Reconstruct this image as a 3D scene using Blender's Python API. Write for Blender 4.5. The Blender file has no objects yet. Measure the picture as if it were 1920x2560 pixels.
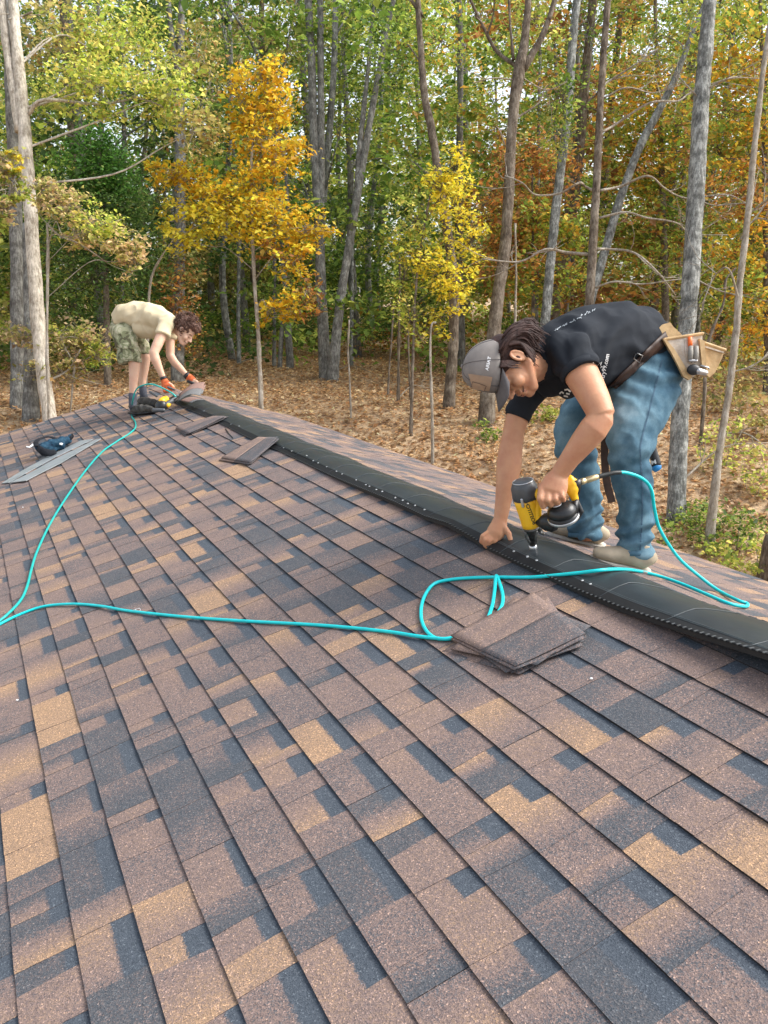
import bpy, math, random
import numpy as np
from mathutils import Vector, Matrix, noise
from mathutils.bvhtree import BVHTree

random.seed(7)
RNG = np.random.default_rng(7)
SC = bpy.context.scene
COL = SC.collection

# ------------------------------------------------------------------ camera
# world: the roof ridge is the Y axis (x = 0, z = 0), Z up, metres
D, H, T = 2.0, 0.976, 0.277            # camera distance from ridge, height over it, roof pitch
FPX = 2150.0                           # focal length for a 2560 px tall picture
CAMP = np.array([-D, 0.0, H])
v1 = np.array([-1070.0, -532.0, FPX]); v1 /= np.linalg.norm(v1)      # ridge direction in camera axes
_p = math.atan2(532.0, FPX)
up_c = np.array([0.0, -math.cos(_p), -math.sin(_p)])
xx_c = np.cross(v1, up_c)
W2C = np.stack([xx_c, v1, up_c], axis=0)        # rows: world X, Y, Z in camera axes (x right, y down, z forward)
RIGHT = W2C[:, 0].copy(); DOWN = W2C[:, 1].copy(); FWD = W2C[:, 2].copy()

cam = bpy.data.cameras.new('camera')
camo = bpy.data.objects.new('camera', cam); COL.objects.link(camo)
cam.sensor_fit = 'VERTICAL'; cam.sensor_height = 24.0
cam.lens = 24.0 * FPX / 2560.0
cam.clip_start = 0.05; cam.clip_end = 2000
m = Matrix.Identity(4)
for i in range(3):
    m[i][0] = RIGHT[i]; m[i][1] = -DOWN[i]; m[i][2] = -FWD[i]; m[i][3] = CAMP[i]
camo.matrix_world = m
SC.camera = camo

# ------------------------------------------------------------------ light
SUN_EL, SUN_AZ = math.radians(48), math.radians(112)     # azimuth from +Y (north) clockwise
world = bpy.data.worlds.new('World'); SC.world = world; world.use_nodes = True
wn = world.node_tree.nodes; wl = world.node_tree.links
bgn = wn['Background']
sky = wn.new('ShaderNodeTexSky'); sky.sky_type = 'NISHITA'; sky.sun_disc = False
sky.sun_elevation = SUN_EL; sky.sun_rotation = SUN_AZ
sky.dust_density = 3.0; sky.air_density = 1.0; sky.ozone_density = 1.0
hsv = wn.new('ShaderNodeHueSaturation'); hsv.inputs['Saturation'].default_value = 0.45
wl.new(sky.outputs[0], hsv.inputs['Color']); wl.new(hsv.outputs[0], bgn.inputs[0])
bgn.inputs[1].default_value = 0.15
sl = bpy.data.lights.new('sun', 'SUN'); sl.energy = 1.6; sl.angle = math.radians(32); sl.color = (1.0, 0.965, 0.91)
so = bpy.data.objects.new('sun', sl); COL.objects.link(so)
sd = Vector((math.sin(SUN_AZ) * math.cos(SUN_EL), math.cos(SUN_AZ) * math.cos(SUN_EL), math.sin(SUN_EL)))
so.rotation_euler = sd.to_track_quat('Z', 'Y').to_euler(); so.location = (0, 0, 40)
SC.view_settings.view_transform = 'Standard'; SC.view_settings.look = 'None'
SC.view_settings.exposure = 1.3; SC.view_settings.gamma = 1.0; SC.view_settings.use_curve_mapping = False
SC.render.engine = 'CYCLES'
SC.cycles.use_denoising = True
SC.cycles.max_bounces = 8; SC.cycles.diffuse_bounces = 4; SC.cycles.glossy_bounces = 2
SC.cycles.transmission_bounces = 4; SC.cycles.transparent_max_bounces = 6

# ------------------------------------------------------------------ projection helpers
def ray(px, py):
    c = np.array([(px - 960.0) / FPX, (py - 1280.0) / FPX, 1.0])
    return W2C @ c                       # world direction with depth component 1
def P(px, py, d):
    return CAMP + ray(px, py) * d
def roofpt(px, py, lift=0.0):
    r = ray(px, py)
    # front slope: z = T x + lift ; back slope: z = -T x + lift
    k = (T * CAMP[0] + lift - CAMP[2]) / (r[2] - T * r[0])
    q = CAMP + r * k
    if q[0] > 0 or k < 0:
        k = (-T * CAMP[0] + lift - CAMP[2]) / (r[2] + T * r[0])
        q = CAMP + r * k
    return q
def depth_of(q):
    return float(np.dot(np.asarray(q) - CAMP, FWD))
CT = 1.0 / math.sqrt(1 + T * T); ST = T * CT

# ------------------------------------------------------------------ materials
def new_mat(name):
    mt = bpy.data.materials.new(name); mt.use_nodes = True
    nt = mt.node_tree
    return mt, nt, nt.nodes['Principled BSDF']
def N(nt, t, **kw):
    n = nt.nodes.new(t)
    for k, v in kw.items():
        if hasattr(n, k) and k not in n.inputs.keys(): setattr(n, k, v)
    return n
def ramp(nt, stops, interp='LINEAR'):
    r = nt.nodes.new('ShaderNodeValToRGB'); cr = r.color_ramp; cr.interpolation = interp
    while len(cr.elements) < len(stops): cr.elements.new(0.5)
    for e, (p, c) in zip(cr.elements, stops):
        e.position = p; e.color = (c[0], c[1], c[2], 1)
    return r
def tint(c, f): return tuple(min(1, x * f) for x in c)
def mat_noise(name, stops, scale=8, rough=0.8, bump=0.3, bscale=None, stretch=(1, 1, 1), detail=6, metallic=0, dist=0.01, coord='pos', spec=0.3):
    """a material whose colour wanders through stops, with fine relief"""
    mt, nt, bs = new_mat(name); L = nt.links.new
    if coord == 'pos':
        g = nt.nodes.new('ShaderNodeNewGeometry'); src = g.outputs['Position']
    else:
        g = nt.nodes.new('ShaderNodeTexCoord'); src = g.outputs['Object']
    mp = nt.nodes.new('ShaderNodeMapping'); mp.inputs['Scale'].default_value = stretch
    L(src, mp.inputs[0])
    n = nt.nodes.new('ShaderNodeTexNoise'); n.inputs['Scale'].default_value = scale; n.inputs['Detail'].default_value = detail
    n.inputs['Roughness'].default_value = 0.6
    L(mp.outputs[0], n.inputs['Vector'])
    r = ramp(nt, stops); L(n.outputs['Fac'], r.inputs[0]); L(r.outputs[0], bs.inputs['Base Color'])
    bs.inputs['Roughness'].default_value = rough; bs.inputs['Metallic'].default_value = metallic
    bs.inputs['Specular IOR Level'].default_value = spec
    if bump:
        n2 = nt.nodes.new('ShaderNodeTexNoise'); n2.inputs['Scale'].default_value = bscale or scale * 4; n2.inputs['Detail'].default_value = 5
        L(mp.outputs[0], n2.inputs['Vector'])
        b = nt.nodes.new('ShaderNodeBump'); b.inputs['Strength'].default_value = bump; b.inputs['Distance'].default_value = dist
        L(n2.outputs['Fac'], b.inputs['Height']); L(b.outputs[0], bs.inputs['Normal'])
    return mt
def flat(name, c, rough=0.6, metallic=0, spec=0.4, var=0.15, scale=30):
    return mat_noise(name, [(0.3, tint(c, 1 - var)), (0.7, tint(c, 1 + var))], scale=scale, rough=rough, bump=0.1, metallic=metallic, dist=0.002, spec=spec)

# ------------------------------------------------------------------ mesh helpers
def link(o, parent=None):
    COL.objects.link(o)
    if parent is not None: o.parent = parent
    return o
def mesh_np(name, V, F, mat=None, parent=None, smooth=False, origin=None):
    """V (n,3) world coordinates; F list / array of faces. The parent must be an unrotated, unscaled Empty or mesh."""
    V = np.asarray(V, dtype=np.float64).reshape(-1, 3)
    off = np.zeros(3)
    if origin is not None: off = np.asarray(origin, float)
    me = bpy.data.meshes.new(name)
    if isinstance(F, np.ndarray) and F.ndim == 2:
        nf, k = F.shape
        me.vertices.add(len(V)); me.vertices.foreach_set('co', (V - off).astype(np.float32).ravel())
        me.loops.add(nf * k); me.loops.foreach_set('vertex_index', F.astype(np.int32).ravel())
        me.polygons.add(nf); me.polygons.foreach_set('loop_start', np.arange(0, nf * k, k, dtype=np.int32))
        me.update(calc_edges=True)
    else:
        me.from_pydata((V - off).tolist(), [], [list(map(int, f)) for f in F]); me.update()
    if smooth: me.polygons.foreach_set('use_smooth', np.ones(len(me.polygons), dtype=bool))
    if mat: me.materials.append(mat)
    o = bpy.data.objects.new(name, me)
    COL.objects.link(o)
    if parent is not None:
        o.parent = parent
        po = world_loc(parent)
        o.location = Vector(off) - po
    else:
        o.location = Vector(off)
    return o
def world_loc(o):
    l = Vector(o.location)
    while o.parent is not None:
        o = o.parent; l = l + Vector(o.location)
    return l
def tag(o, label=None, cat=None, group=None, kind=None):
    if label: o['label'] = label
    if cat: o['category'] = cat
    if group: o['group'] = group
    if kind: o['kind'] = kind
    return o
def empty(name, loc, label=None, cat=None, group=None):
    o = bpy.data.objects.new(name, None); o.empty_display_size = 0.1
    o.location = Vector(loc); COL.objects.link(o)
    return tag(o, label, cat, group)

class MB:
    def __init__(s): s.v = []; s.f = []; s.n = 0
    def add(s, V, F):
        V = [tuple(map(float, q)) for q in V]
        s.v += V; s.f += [tuple(int(i) + s.n for i in f) for f in F]; s.n += len(V); return s
    def box(s, c, size, ax=None):
        c = np.array(c, float); h = np.array(size, float) / 2
        A = np.eye(3) if ax is None else np.array(ax, float)     # rows = axes
        pts = []
        for i in (-1, 1):
            for j in (-1, 1):
                for k in (-1, 1):
                    pts.append(c + A[0] * h[0] * i + A[1] * h[1] * j + A[2] * h[2] * k)
        return s.add(pts, [(0, 1, 3, 2), (4, 6, 7, 5), (0, 4, 5, 1), (2, 3, 7, 6), (0, 2, 6, 4), (1, 5, 7, 3)])
    def loft(s, secs, n=16, bvec=None, power=2.0, cap=True, closed=False):
        """secs: (center, r_inplane, r_depth); ellipse rings square to the path, depth axis near bvec"""
        bv = FWD if bvec is None else np.array(bvec, float)
        C = np.array([q[0] for q in secs], float); m_ = len(C)
        V = []
        for i in range(m_):
            a, b = max(0, i - 1), min(m_ - 1, i + 1)
            t = C[b] - C[a]; t /= max(1e-9, np.linalg.norm(t))
            B = bv - np.dot(bv, t) * t
            if np.linalg.norm(B) < 0.15:
                B = np.cross(t, RIGHT)
            B /= np.linalg.norm(B); Nn = np.cross(t, B)
            for k in range(n):
                an = 2 * math.pi * k / n
                ca, sa = math.cos(an), math.sin(an)
                if power != 2.0:
                    ca = math.copysign(abs(ca) ** (2 / power), ca); sa = math.copysign(abs(sa) ** (2 / power), sa)
                V.append(C[i] + Nn * secs[i][1] * ca + B * secs[i][2] * sa)
        F = []
        for i in range(m_ - 1):
            for k in range(n):
                k2 = (k + 1) % n
                F.append((i * n + k, i * n + k2, (i + 1) * n + k2, (i + 1) * n + k))
        if cap:
            V.append(C[0]); V.append(C[-1]); e0, e1 = m_ * n, m_ * n + 1
            for k in range(n):
                k2 = (k + 1) % n
                F.append((e0, k2, k)); F.append((e1, (m_ - 1) * n + k, (m_ - 1) * n + k2))
        return s.add(V, F)
    def tube(s, pts, rad, n=8, cap=True):
        r = rad if hasattr(rad, '__len__') else [rad] * len(pts)
        return s.loft([(p, a, a) for p, a in zip(pts, r)], n=n, bvec=(0.31, 0.22, 0.92) , cap=cap)
    def capsule(s, a, b, r0, r1, n=12):
        a = np.array(a, float); b = np.array(b, float); t = (b - a) / max(1e-9, np.linalg.norm(b - a))
        secs = []
        for q in (0.08, 0.5, 0.86): 
            w = math.sqrt(1 - (1 - q) ** 2); secs.append((a - t * r0 * (1 - q), r0 * w, r0 * w))
        for q in (0.0, 0.5, 1.0):
            secs.append((a + (b - a) * q, r0 + (r1 - r0) * q, r0 + (r1 - r0) * q))
        for q in (0.86, 0.5, 0.08):
            w = math.sqrt(1 - (1 - q) ** 2); secs.append((b + t * r1 * (1 - q), r1 * w, r1 * w))
        return s.loft(secs, n=n, bvec=(0.31, 0.22, 0.92))
    def ellipsoid(s, c, A, rad, nu=18, nv=12):
        """A rows = axes, rad = three radii"""
        c = np.array(c, float); A = np.array(A, float); V = []; F = []
        for i in range(nv + 1):
            th = math.pi * i / nv
            for k in range(nu):
                ph = 2 * math.pi * k / nu
                q = (math.sin(th) * math.cos(ph), math.sin(th) * math.sin(ph), math.cos(th))
                V.append(c + A[0] * rad[0] * q[0] + A[1] * rad[1] * q[1] + A[2] * rad[2] * q[2])
        for i in range(nv):
            for k in range(nu):
                k2 = (k + 1) % nu
                F.append((i * nu + k, i * nu + k2, (i + 1) * nu + k2, (i + 1) * nu + k))
        return s.add(V, F)
    def lathe(s, p0, p1, prof, n=24):
        """prof: (t along p0->p1, radius)"""
        p0 = np.array(p0, float); p1 = np.array(p1, float)
        return s.loft([(p0 + (p1 - p0) * t, r, r) for t, r in prof], n=n, bvec=(0.31, 0.22, 0.92))
    def prism(s, poly, vec):
        """closed polygon (list of 3D points) extruded by vec"""
        n = len(poly); poly = [np.array(q, float) for q in poly]; vec = np.array(vec, float)
        V = poly + [q + vec for q in poly]
        F = [tuple(range(n - 1, -1, -1)), tuple(range(n, 2 * n))]
        for i in range(n):
            j = (i + 1) % n; F.append((i, j, j + n, i + n))
        return s.add(V, F)
    def build(s, name, mat=None, parent=None, smooth=True, origin=None):
        if origin is None and s.v:
            a = np.array(s.v); origin = ((a.min(0) + a.max(0)) / 2)
            origin[2] = a[:, 2].min()
        return mesh_np(name, np.array(s.v), s.f, mat, parent, smooth, origin)

def catmull(pts, n=6):
    P_ = [np.array(q, float) for q in pts]; P_ = [2 * P_[0] - P_[1]] + P_ + [2 * P_[-1] - P_[-2]]
    out = []
    for i in range(1, len(P_) - 2):
        for k in range(n):
            t = k / n; a, b, c, d = P_[i - 1], P_[i], P_[i + 1], P_[i + 2]
            out.append(0.5 * ((2 * b) + (c - a) * t + (2 * a - 5 * b + 4 * c - d) * t * t + (3 * b - a - 3 * c + d) * t ** 3))
    out.append(P_[-2]); return out

def remesh(o, voxel, smooth=6, factor=0.5, disp=None):
    """fuse the lofts of one object into one continuous skin"""
    md = o.modifiers.new('r', 'REMESH'); md.mode = 'VOXEL'; md.voxel_size = voxel; md.use_smooth_shade = True
    ms = o.modifiers.new('s', 'SMOOTH'); ms.iterations = smooth; ms.factor = factor
    bpy.context.view_layer.update()
    dg = bpy.context.evaluated_depsgraph_get()
    me = bpy.data.meshes.new_from_object(o.evaluated_get(dg))
    o.modifiers.clear()
    old = o.data; mats = [x for x in old.materials]
    o.data = me; me.name = o.name
    me.materials.clear()
    for x in mats: me.materials.append(x)
    bpy.data.meshes.remove(old)
    if disp is not None:
        n = len(me.vertices); co = np.empty(n * 3, np.float32); me.vertices.foreach_get('co', co); co = co.reshape(-1, 3)
        no = np.empty(n * 3, np.float32); me.vertices.foreach_get('normal', no); no = no.reshape(-1, 3)
        wl_ = np.array(world_loc(o)); wc = co + wl_
        d = disp(wc, no)
        co = co + no * d[:, None]
        me.vertices.foreach_set('co', co.astype(np.float32).ravel())
    me.polygons.foreach_set('use_smooth', np.ones(len(me.polygons), dtype=bool)); me.update()
    return o
def project_px(W):
    """world points -> picture px (1920 wide)"""
    q = (np.asarray(W) - CAMP) @ W2C
    return 960 + FPX * q[..., 0] / q[..., 2], 1280 + FPX * q[..., 1] / q[..., 2]
def vnoise(W, scale, seed=0.0):
    return np.array([noise.noise(Vector((float(a) * scale + seed, float(b) * scale - seed, float(c) * scale))) for a, b, c in W])
# ================================================================== ROOF
def shingle_material():
    mt, nt, bs = new_mat('shingle_granules'); L = nt.links.new
    at = nt.nodes.new('ShaderNodeAttribute'); at.attribute_name = 'tone'
    sep = nt.nodes.new('ShaderNodeSeparateColor'); L(at.outputs['Color'], sep.inputs[0])
    geo = nt.nodes.new('ShaderNodeNewGeometry')
    nz = nt.nodes.new('ShaderNodeTexNoise'); nz.inputs['Scale'].default_value = 90; nz.inputs['Detail'].default_value = 4
    L(geo.outputs['Position'], nz.inputs['Vector'])
    nb = nt.nodes.new('ShaderNodeTexNoise'); nb.inputs['Scale'].default_value = 9; nb.inputs['Detail'].default_value = 3
    L(geo.outputs['Position'], nb.inputs['Vector'])
    def math_(op, a, b=None, c=None):
        n = nt.nodes.new('ShaderNodeMath'); n.operation = op
        for i, q in enumerate((a, b, c)):
            if q is None: continue
            if isinstance(q, (int, float)): n.inputs[i].default_value = q
            else: L(q, n.inputs[i])
        return n.outputs[0]
    # granule speckle
    vo = nt.nodes.new('ShaderNodeTexVoronoi'); vo.inputs['Scale'].default_value = 330
    L(geo.outputs['Position'], vo.inputs['Vector'])
    sc = nt.nodes.new('ShaderNodeSeparateColor'); L(vo.outputs['Color'], sc.inputs[0])
    # tone + wander + granule jitter
    j1 = math_('MULTIPLY_ADD', nz.outputs['Fac'], 0.30, -0.15)
    j2 = math_('MULTIPLY_ADD', nb.outputs['Fac'], 0.26, -0.13)
    j3 = math_('MULTIPLY_ADD', sc.outputs[0], 0.34, -0.17)
    t = math_('ADD', math_('ADD', sep.outputs[0], j1), math_('ADD', j2, j3))
    rp = ramp(nt, [(0.0, (0.056, 0.066, 0.079)), (0.24, (0.084, 0.085, 0.092)), (0.38, (0.160, 0.118, 0.109)),
                   (0.56, (0.196, 0.141, 0.121)), (0.76, (0.245, 0.167, 0.118)), (1.0, (0.325, 0.210, 0.126))])
    L(t, rp.inputs[0])
    # dark shadow-line granules printed on the upper part of the cut-outs
    edge = math_('ADD', sep.outputs[1], math_('MULTIPLY_ADD', nz.outputs['Fac'], 0.35, -0.175))
    edge = math_('ADD', edge, math_('MULTIPLY_ADD', sc.outputs[1], 0.16, -0.08))
    msk = nt.nodes.new('ShaderNodeMapRange'); msk.interpolation_type = 'SMOOTHSTEP'
    msk.inputs['From Min'].default_value = 0.42; msk.inputs['From Max'].default_value = 0.62
    L(edge, msk.inputs['Value'])
    mx = nt.nodes.new('ShaderNodeMix'); mx.data_type = 'RGBA'
    L(msk.outputs[0], mx.inputs['Factor']); L(rp.outputs[0], mx.inputs['A']); mx.inputs['B'].default_value = (0.058, 0.072, 0.090, 1)
    # pale and dark granules
    r2 = ramp(nt, [(0.0, (0.60, 0.60, 0.62)), (0.25, (0.85, 0.85, 0.85)), (0.7, (1.08, 1.06, 1.04)), (0.93, (1.25, 1.2, 1.15)), (1.0, (2.3, 2.15, 1.95))])
    L(sc.outputs[2], r2.inputs[0])
    m2 = nt.nodes.new('ShaderNodeMix'); m2.data_type = 'RGBA'; m2.blend_type = 'MULTIPLY'; m2.inputs['Factor'].default_value = 1.0
    L(mx.outputs['Result'], m2.inputs['A']); L(r2.outputs[0], m2.inputs['B'])
    # bare black asphalt on cut edges (blue channel)
    # dust and foot scuffs
    nd = nt.nodes.new('ShaderNodeTexNoise'); nd.inputs['Scale'].default_value = 1.6; nd.inputs['Detail'].default_value = 9; nd.inputs['Roughness'].default_value = .7
    L(geo.outputs['Position'], nd.inputs['Vector'])
    rd = ramp(nt, [(.35, (.95, .955, .965)), (.55, (1, 1, 1)), (.72, (1.08, 1.07, 1.05))]); L(nd.outputs['Fac'], rd.inputs[0])
    md = nt.nodes.new('ShaderNodeMix'); md.data_type = 'RGBA'; md.blend_type = 'MULTIPLY'; md.inputs['Factor'].default_value = 1.0
    L(m2.outputs['Result'], md.inputs['A']); L(rd.outputs[0], md.inputs['B']); m2 = md
    m3 = nt.nodes.new('ShaderNodeMix'); m3.data_type = 'RGBA'; L(sep.outputs[2], m3.inputs['Factor'])
    L(m2.outputs['Result'], m3.inputs['A']); m3.inputs['B'].default_value = (0.016, 0.015, 0.015, 1)
    L(m3.outputs['Result'], bs.inputs['Base Color'])
    bs.inputs['Roughness'].default_value = 0.85; bs.inputs['Specular IOR Level'].default_value = 0.35
    bp = nt.nodes.new('ShaderNodeBump'); bp.inputs['Strength'].default_value = 0.7; bp.inputs['Distance'].default_value = 0.0015
    L(vo.outputs['Distance'], bp.inputs['Height']); L(bp.outputs[0], bs.inputs['Normal'])
    return mt
M_SH = shingle_material()

STEP = 0.1382 / CT          # exposure measured down the slope
V0 = 0.2416 / CT            # butt line number 0
def pick_tone(rg):
    a = rg.random()
    if a < 0.22: return 0.08 + 0.12 * rg.random()
    if a < 0.55: return 0.34 + 0.10 * rg.random()
    if a < 0.83: return 0.48 + 0.14 * rg.random()
    return 0.74 + 0.22 * rg.random()
def shingle_local(seed, L=1.0):
    """one laminated shingle in (u along, v down from its head, w out of the roof); returns V, F, colours"""
    rg = random.Random(seed)
    V, F, Cc = [], [], []
    e = STEP
    hd = 0.035                   # head tucked under the course above
    cuts = [0.0]; tooth = rg.random() < 0.5; kinds = []
    while cuts[-1] < L - 0.04:
        w_ = rg.choice([0.055, 0.08, 0.105, 0.13, 0.16, 0.19, 0.24]) * rg.uniform(0.9, 1.1)
        nx = min(L, cuts[-1] + w_)
        if L - nx < 0.05: nx = L
        cuts.append(nx); kinds.append(tooth); tooth = not tooth
    cuts[-1] = L
    sk = [0.0] + [rg.uniform(-0.012, 0.012) for _ in cuts[1:-1]] + [0.0]
    prev = pick_tone(rg)
    gap = 0.0012
    for i, tk in enumerate(kinds):
        t0 = pick_tone(rg) if rg.random() < 0.85 else prev
        t1 = t0 if rg.random() < 0.45 else pick_tone(rg)
        prev = t1
        band = 0.0
        if not tk: band = rg.choice([0.0, 0.0, 0.22, 0.30, 0.36, 0.42])
        lift = 0.0015 if tk else 0.0
        jit = rg.uniform(-0.0006, 0.0006)
        ua, ub = cuts[i] + (gap if i == 0 else 0), cuts[i + 1] - (gap if i == len(kinds) - 1 else 0)
        rows = [0.0, 0.15, 0.3, 0.45, 0.6, 1.0]
        nu = 2 if ub - ua < 0.1 else 3
        base = len(V)
        for r_ in rows:
            v = hd + r_ * e if r_ > 0 else 0.0
            if r_ == 1.0: v += jit
            w = 0.0015 + (v / (hd + e)) * 0.0078 + lift * (1 if r_ > 0 else 0.3)
            for q in range(nu):
                f = q / (nu - 1)
                sa = sk[i] * (1 - r_); sb = sk[i + 1] * (1 - r_)
                u = (ua + sa) * (1 - f) + (ub + sb) * f
                V.append((u, v, w + rg.uniform(-0.0003, 0.0005)))
                bd = 0.0
                if band > 0: bd = 0.52 + (band - r_) * 3.2; bd = max(0.0, min(1.0, bd))
                Cc.append((t0 * (1 - f) + t1 * f, bd, 0.0, 1))
        for a in range(len(rows) - 1):
            for q in range(nu - 1):
                F.append((base + a * nu + q, base + (a + 1) * nu + q, base + (a + 1) * nu + q + 1, base + a * nu + q + 1))
        # butt face and sides: own vertices so the cut edge is dark
        lr = len(rows) - 1
        b2 = len(V)
        for q in range(nu):
            x, y, z = V[base + lr * nu + q]
            V.append((x, y, z)); Cc.append((0.1, 0, 0.85, 1))
            V.append((x, y - 0.001, -0.001)); Cc.append((0.1, 0, 1, 1))
        for q in range(nu - 1):
            F.append((b2 + 2 * q, b2 + 2 * q + 1, b2 + 2 * q + 3, b2 + 2 * q + 2))
        for side, q in ((0, 0), (1, nu - 1)):
            b3 = len(V)
            for a in range(len(rows)):
                x, y, z = V[base + a * nu + q]
                V.append((x, y, z)); Cc.append((0.35, 0, 0.25, 1)); V.append((x, y, -0.001)); Cc.append((0.1, 0, 0.6, 1))
            for a in range(len(rows) - 1):
                f = (b3 + 2 * a, b3 + 2 * a + 1, b3 + 2 * a + 3, b3 + 2 * a + 2)
                F.append(f if side else f[::-1])
    return V, F, Cc
def set_tone(me, Cc):
    at = me.color_attributes.new('tone', 'FLOAT_COLOR', 'POINT')
    at.data.foreach_set('color', np.array(Cc, np.float32).ravel())

Y0, Y1 = -2.6, 10.25          # near and far rake
SF, SB = 3.05, 1.52           # horizontal run of front and back slope
GZ = -3.3
house = empty('house', (0.7, 4, GZ), 'low brown shingled house whose ridge the two roofers are capping', 'house')
M_WALL = mat_noise('house_wall', [(0.3, (0.42, 0.38, 0.32)), (0.7, (0.5, 0.46, 0.4))], scale=3)
M_DECK = flat('roof_deck', (0.05, 0.045, 0.04), rough=0.9)
M_TRIM = flat('fascia', (0.55, 0.53, 0.5))
mb = MB()
prof = [(-SF, -T * SF - 0.004), (0, -0.004), (SB, -T * SB - 0.004), (SB, -T * SB - 0.05), (0, -0.06), (-SF, -T * SF - 0.05)]
mb.prism([(x, Y0, z) for x, z in prof], (0, Y1 - Y0, 0))
roof = mb.build('roof', M_DECK, house, smooth=False, origin=(0, 0, 0))
mb = MB()
for yy in (Y0 + 0.25, Y1 - 0.35):
    mb.prism([(-SF + 0.35, yy, GZ - 0.8), (SB - 0.3, yy, GZ - 0.8), (SB - 0.3, yy, -T * SB - 0.02), (0, yy, -0.12), (-SF + 0.35, yy, -T * (SF) - 0.02)], (0, 0.1, 0))
mb.box((-SF + 0.4, (Y0 + Y1) / 2, (GZ - 0.8 - T * SF) / 2), (0.1, Y1 - Y0 - 0.62, -(GZ - 0.8) - T * SF - 0.04))
mb.box((SB - 0.36, (Y0 + Y1) / 2, (GZ - 0.8 - T * SB) / 2), (0.1, Y1 - Y0 - 0.62, -(GZ - 0.8) - T * SB - 0.04))
mb.build('wall', M_WALL, house, smooth=False)
mb = MB()
mb.box((-SF - 0.012, (Y0 + Y1) / 2, -T * SF - 0.09), (0.02, Y1 - Y0, 0.14))
mb.box((SB + 0.012, (Y0 + Y1) / 2, -T * SB - 0.09), (0.02, Y1 - Y0, 0.14))
mb.build('fascia', M_TRIM, house, smooth=False)

def to_roof(V, y0, v_head, side):
    """local (u,v,w) -> world coordinates; side -1 front, +1 back"""
    out = []
    for u, v, w in V:
        vv = max(v_head + v, 0.006) if v_head != 0.0 else v       # nothing runs past the ridge
        out.append((side * (vv * CT + w * ST * 1), y0 + u, -vv * ST + w * CT))
    return out
variants = []
for i in range(36):
    V, F, Cc = shingle_local(100 + i)
    me = bpy.data.meshes.new('shingle')
    W = to_roof(V, 0.0, 0.0, -1)
    me.from_pydata(W, [], [f for f in F]); me.update(); set_tone(me, Cc); me.materials.append(M_SH)
    variants.append(me)
KMAX = 17
rs = random.Random(3)
for k in range(-1, KMAX):
    vh = V0 + STEP * k - STEP - 0.035
    off = rs.uniform(0, 1.0) if k % 1 == 0 else 0
    off = (k * 0.37) % 1.0 + rs.uniform(-.02, .02)
    y = Y1 + 0.015 + off - 1.0
    first = True
    while y > Y0 - 0.0:
        if y + 1.0 > Y1 + 0.02:      # the shingle at the rake is cut short
            L_ = Y1 + 0.015 - y
            if L_ > 0.08:
                V, F, Cc = shingle_local(rs.randrange(9999), L_)
                me = bpy.data.meshes.new('shingle'); me.from_pydata(to_roof(V, 0, 0, -1), [], F); me.update(); set_tone(me, Cc); me.materials.append(M_SH)
                o = bpy.data.objects.new('shingle', me)
            else:
                y -= 1.0; continue
        else:
            o = bpy.data.objects.new('shingle', rs.choice(variants))
        if k == -1:
            V, F, Cc = shingle_local(rs.randrange(9999), min(1.0, Y1 + 0.015 - y))
            me = bpy.data.meshes.new('shingle'); me.from_pydata(to_roof(V, 0, vh, -1), [], F); me.update(); set_tone(me, Cc); me.materials.append(M_SH)
            o.data = me; o.location = (0, y, 0); COL.objects.link(o); o.parent = roof; y -= 1.0
            continue
        o.location = (-vh * CT, y + rs.uniform(-.001, .001), -vh * ST + rs.uniform(0, 0.0015))
        o.rotation_euler = (0, 0, rs.uniform(-0.0012, 0.0012))
        COL.objects.link(o); o.parent = roof
        y -= 1.0
def field(name, side, k0, k1):
    AV, AF, AC = [], [], []
    for k in range(k0, k1):
        vh = V0 + STEP * k - STEP - 0.035
        y = Y1 + 0.015 - 1.0 + (k * 0.37) % 1.0
        while y > Y0:
            L_ = min(1.0, Y1 + 0.015 - y)
            if L_ > 0.08:
                V, F, Cc = shingle_local(rs.randrange(99999), L_)
                n0 = len(AV); AV += to_roof(V, y, vh, side); AF += [tuple(i + n0 for i in f) for f in F] if side < 0 else [tuple(i + n0 for i in f[::-1]) for f in F]; AC += Cc
            y -= 1.0
    o = mesh_np(name, AV, AF, M_SH, roof); set_tone(o.data, AC); o['kind'] = 'stuff'
    return o
kf = int((SF / CT - V0) / STEP) + 2
field('shingle_courses', -1, KMAX, kf)
kb = int((SB / CT - V0) / STEP) + 2
field('shingle_courses', 1, -1, kb)

# ------------------------------------------------------------------ ridge vent
M_VENT = mat_noise('vent_plastic', [(0.3, (0.014, 0.019, 0.022)), (0.7, (0.026, 0.033, 0.037))], scale=5, rough=0.42, bump=0.25, bscale=14, dist=0.006, spec=0.35)
M_VENTD = flat('vent_louvre', (0.012, 0.013, 0.014), rough=0.6)
M_RIB = flat('vent_rib', (0.055, 0.06, 0.062), rough=0.5)
def yz_of_px(px):   # Y on the ridge for a picture column along the vent's front edge
    py = 748 + 0.467 * (px + 110)
    return roofpt(px, py, 0.02)[1]
EDGE = [(400, .470), (560, .471), (693, .474), (837, .468), (960, .462), (1062, .462), (1120, .4535), (1175, .459), (1231, .4665), (1298, .467), (1388, .4655), (1444, .4655), (1555, .462), (1721, .451), (1920, .438)]
_ey, _ez = [], []
for px, s_ in EDGE:
    py = 748 + s_ * (px + 110); r = ray(px, py); k = (-0.14 + D) / r[0]
    _ey.append(k * r[1]); _ez.append(H + k * r[2] - (-0.14 * T))
_o = np.argsort(_ey); _ey = np.array(_ey)[_o]; _ez = np.array(_ez)[_o]
def edge_lift(y):
    z = float(np.interp(y, _ey, _ez))
    return max(0.016, z)
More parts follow.
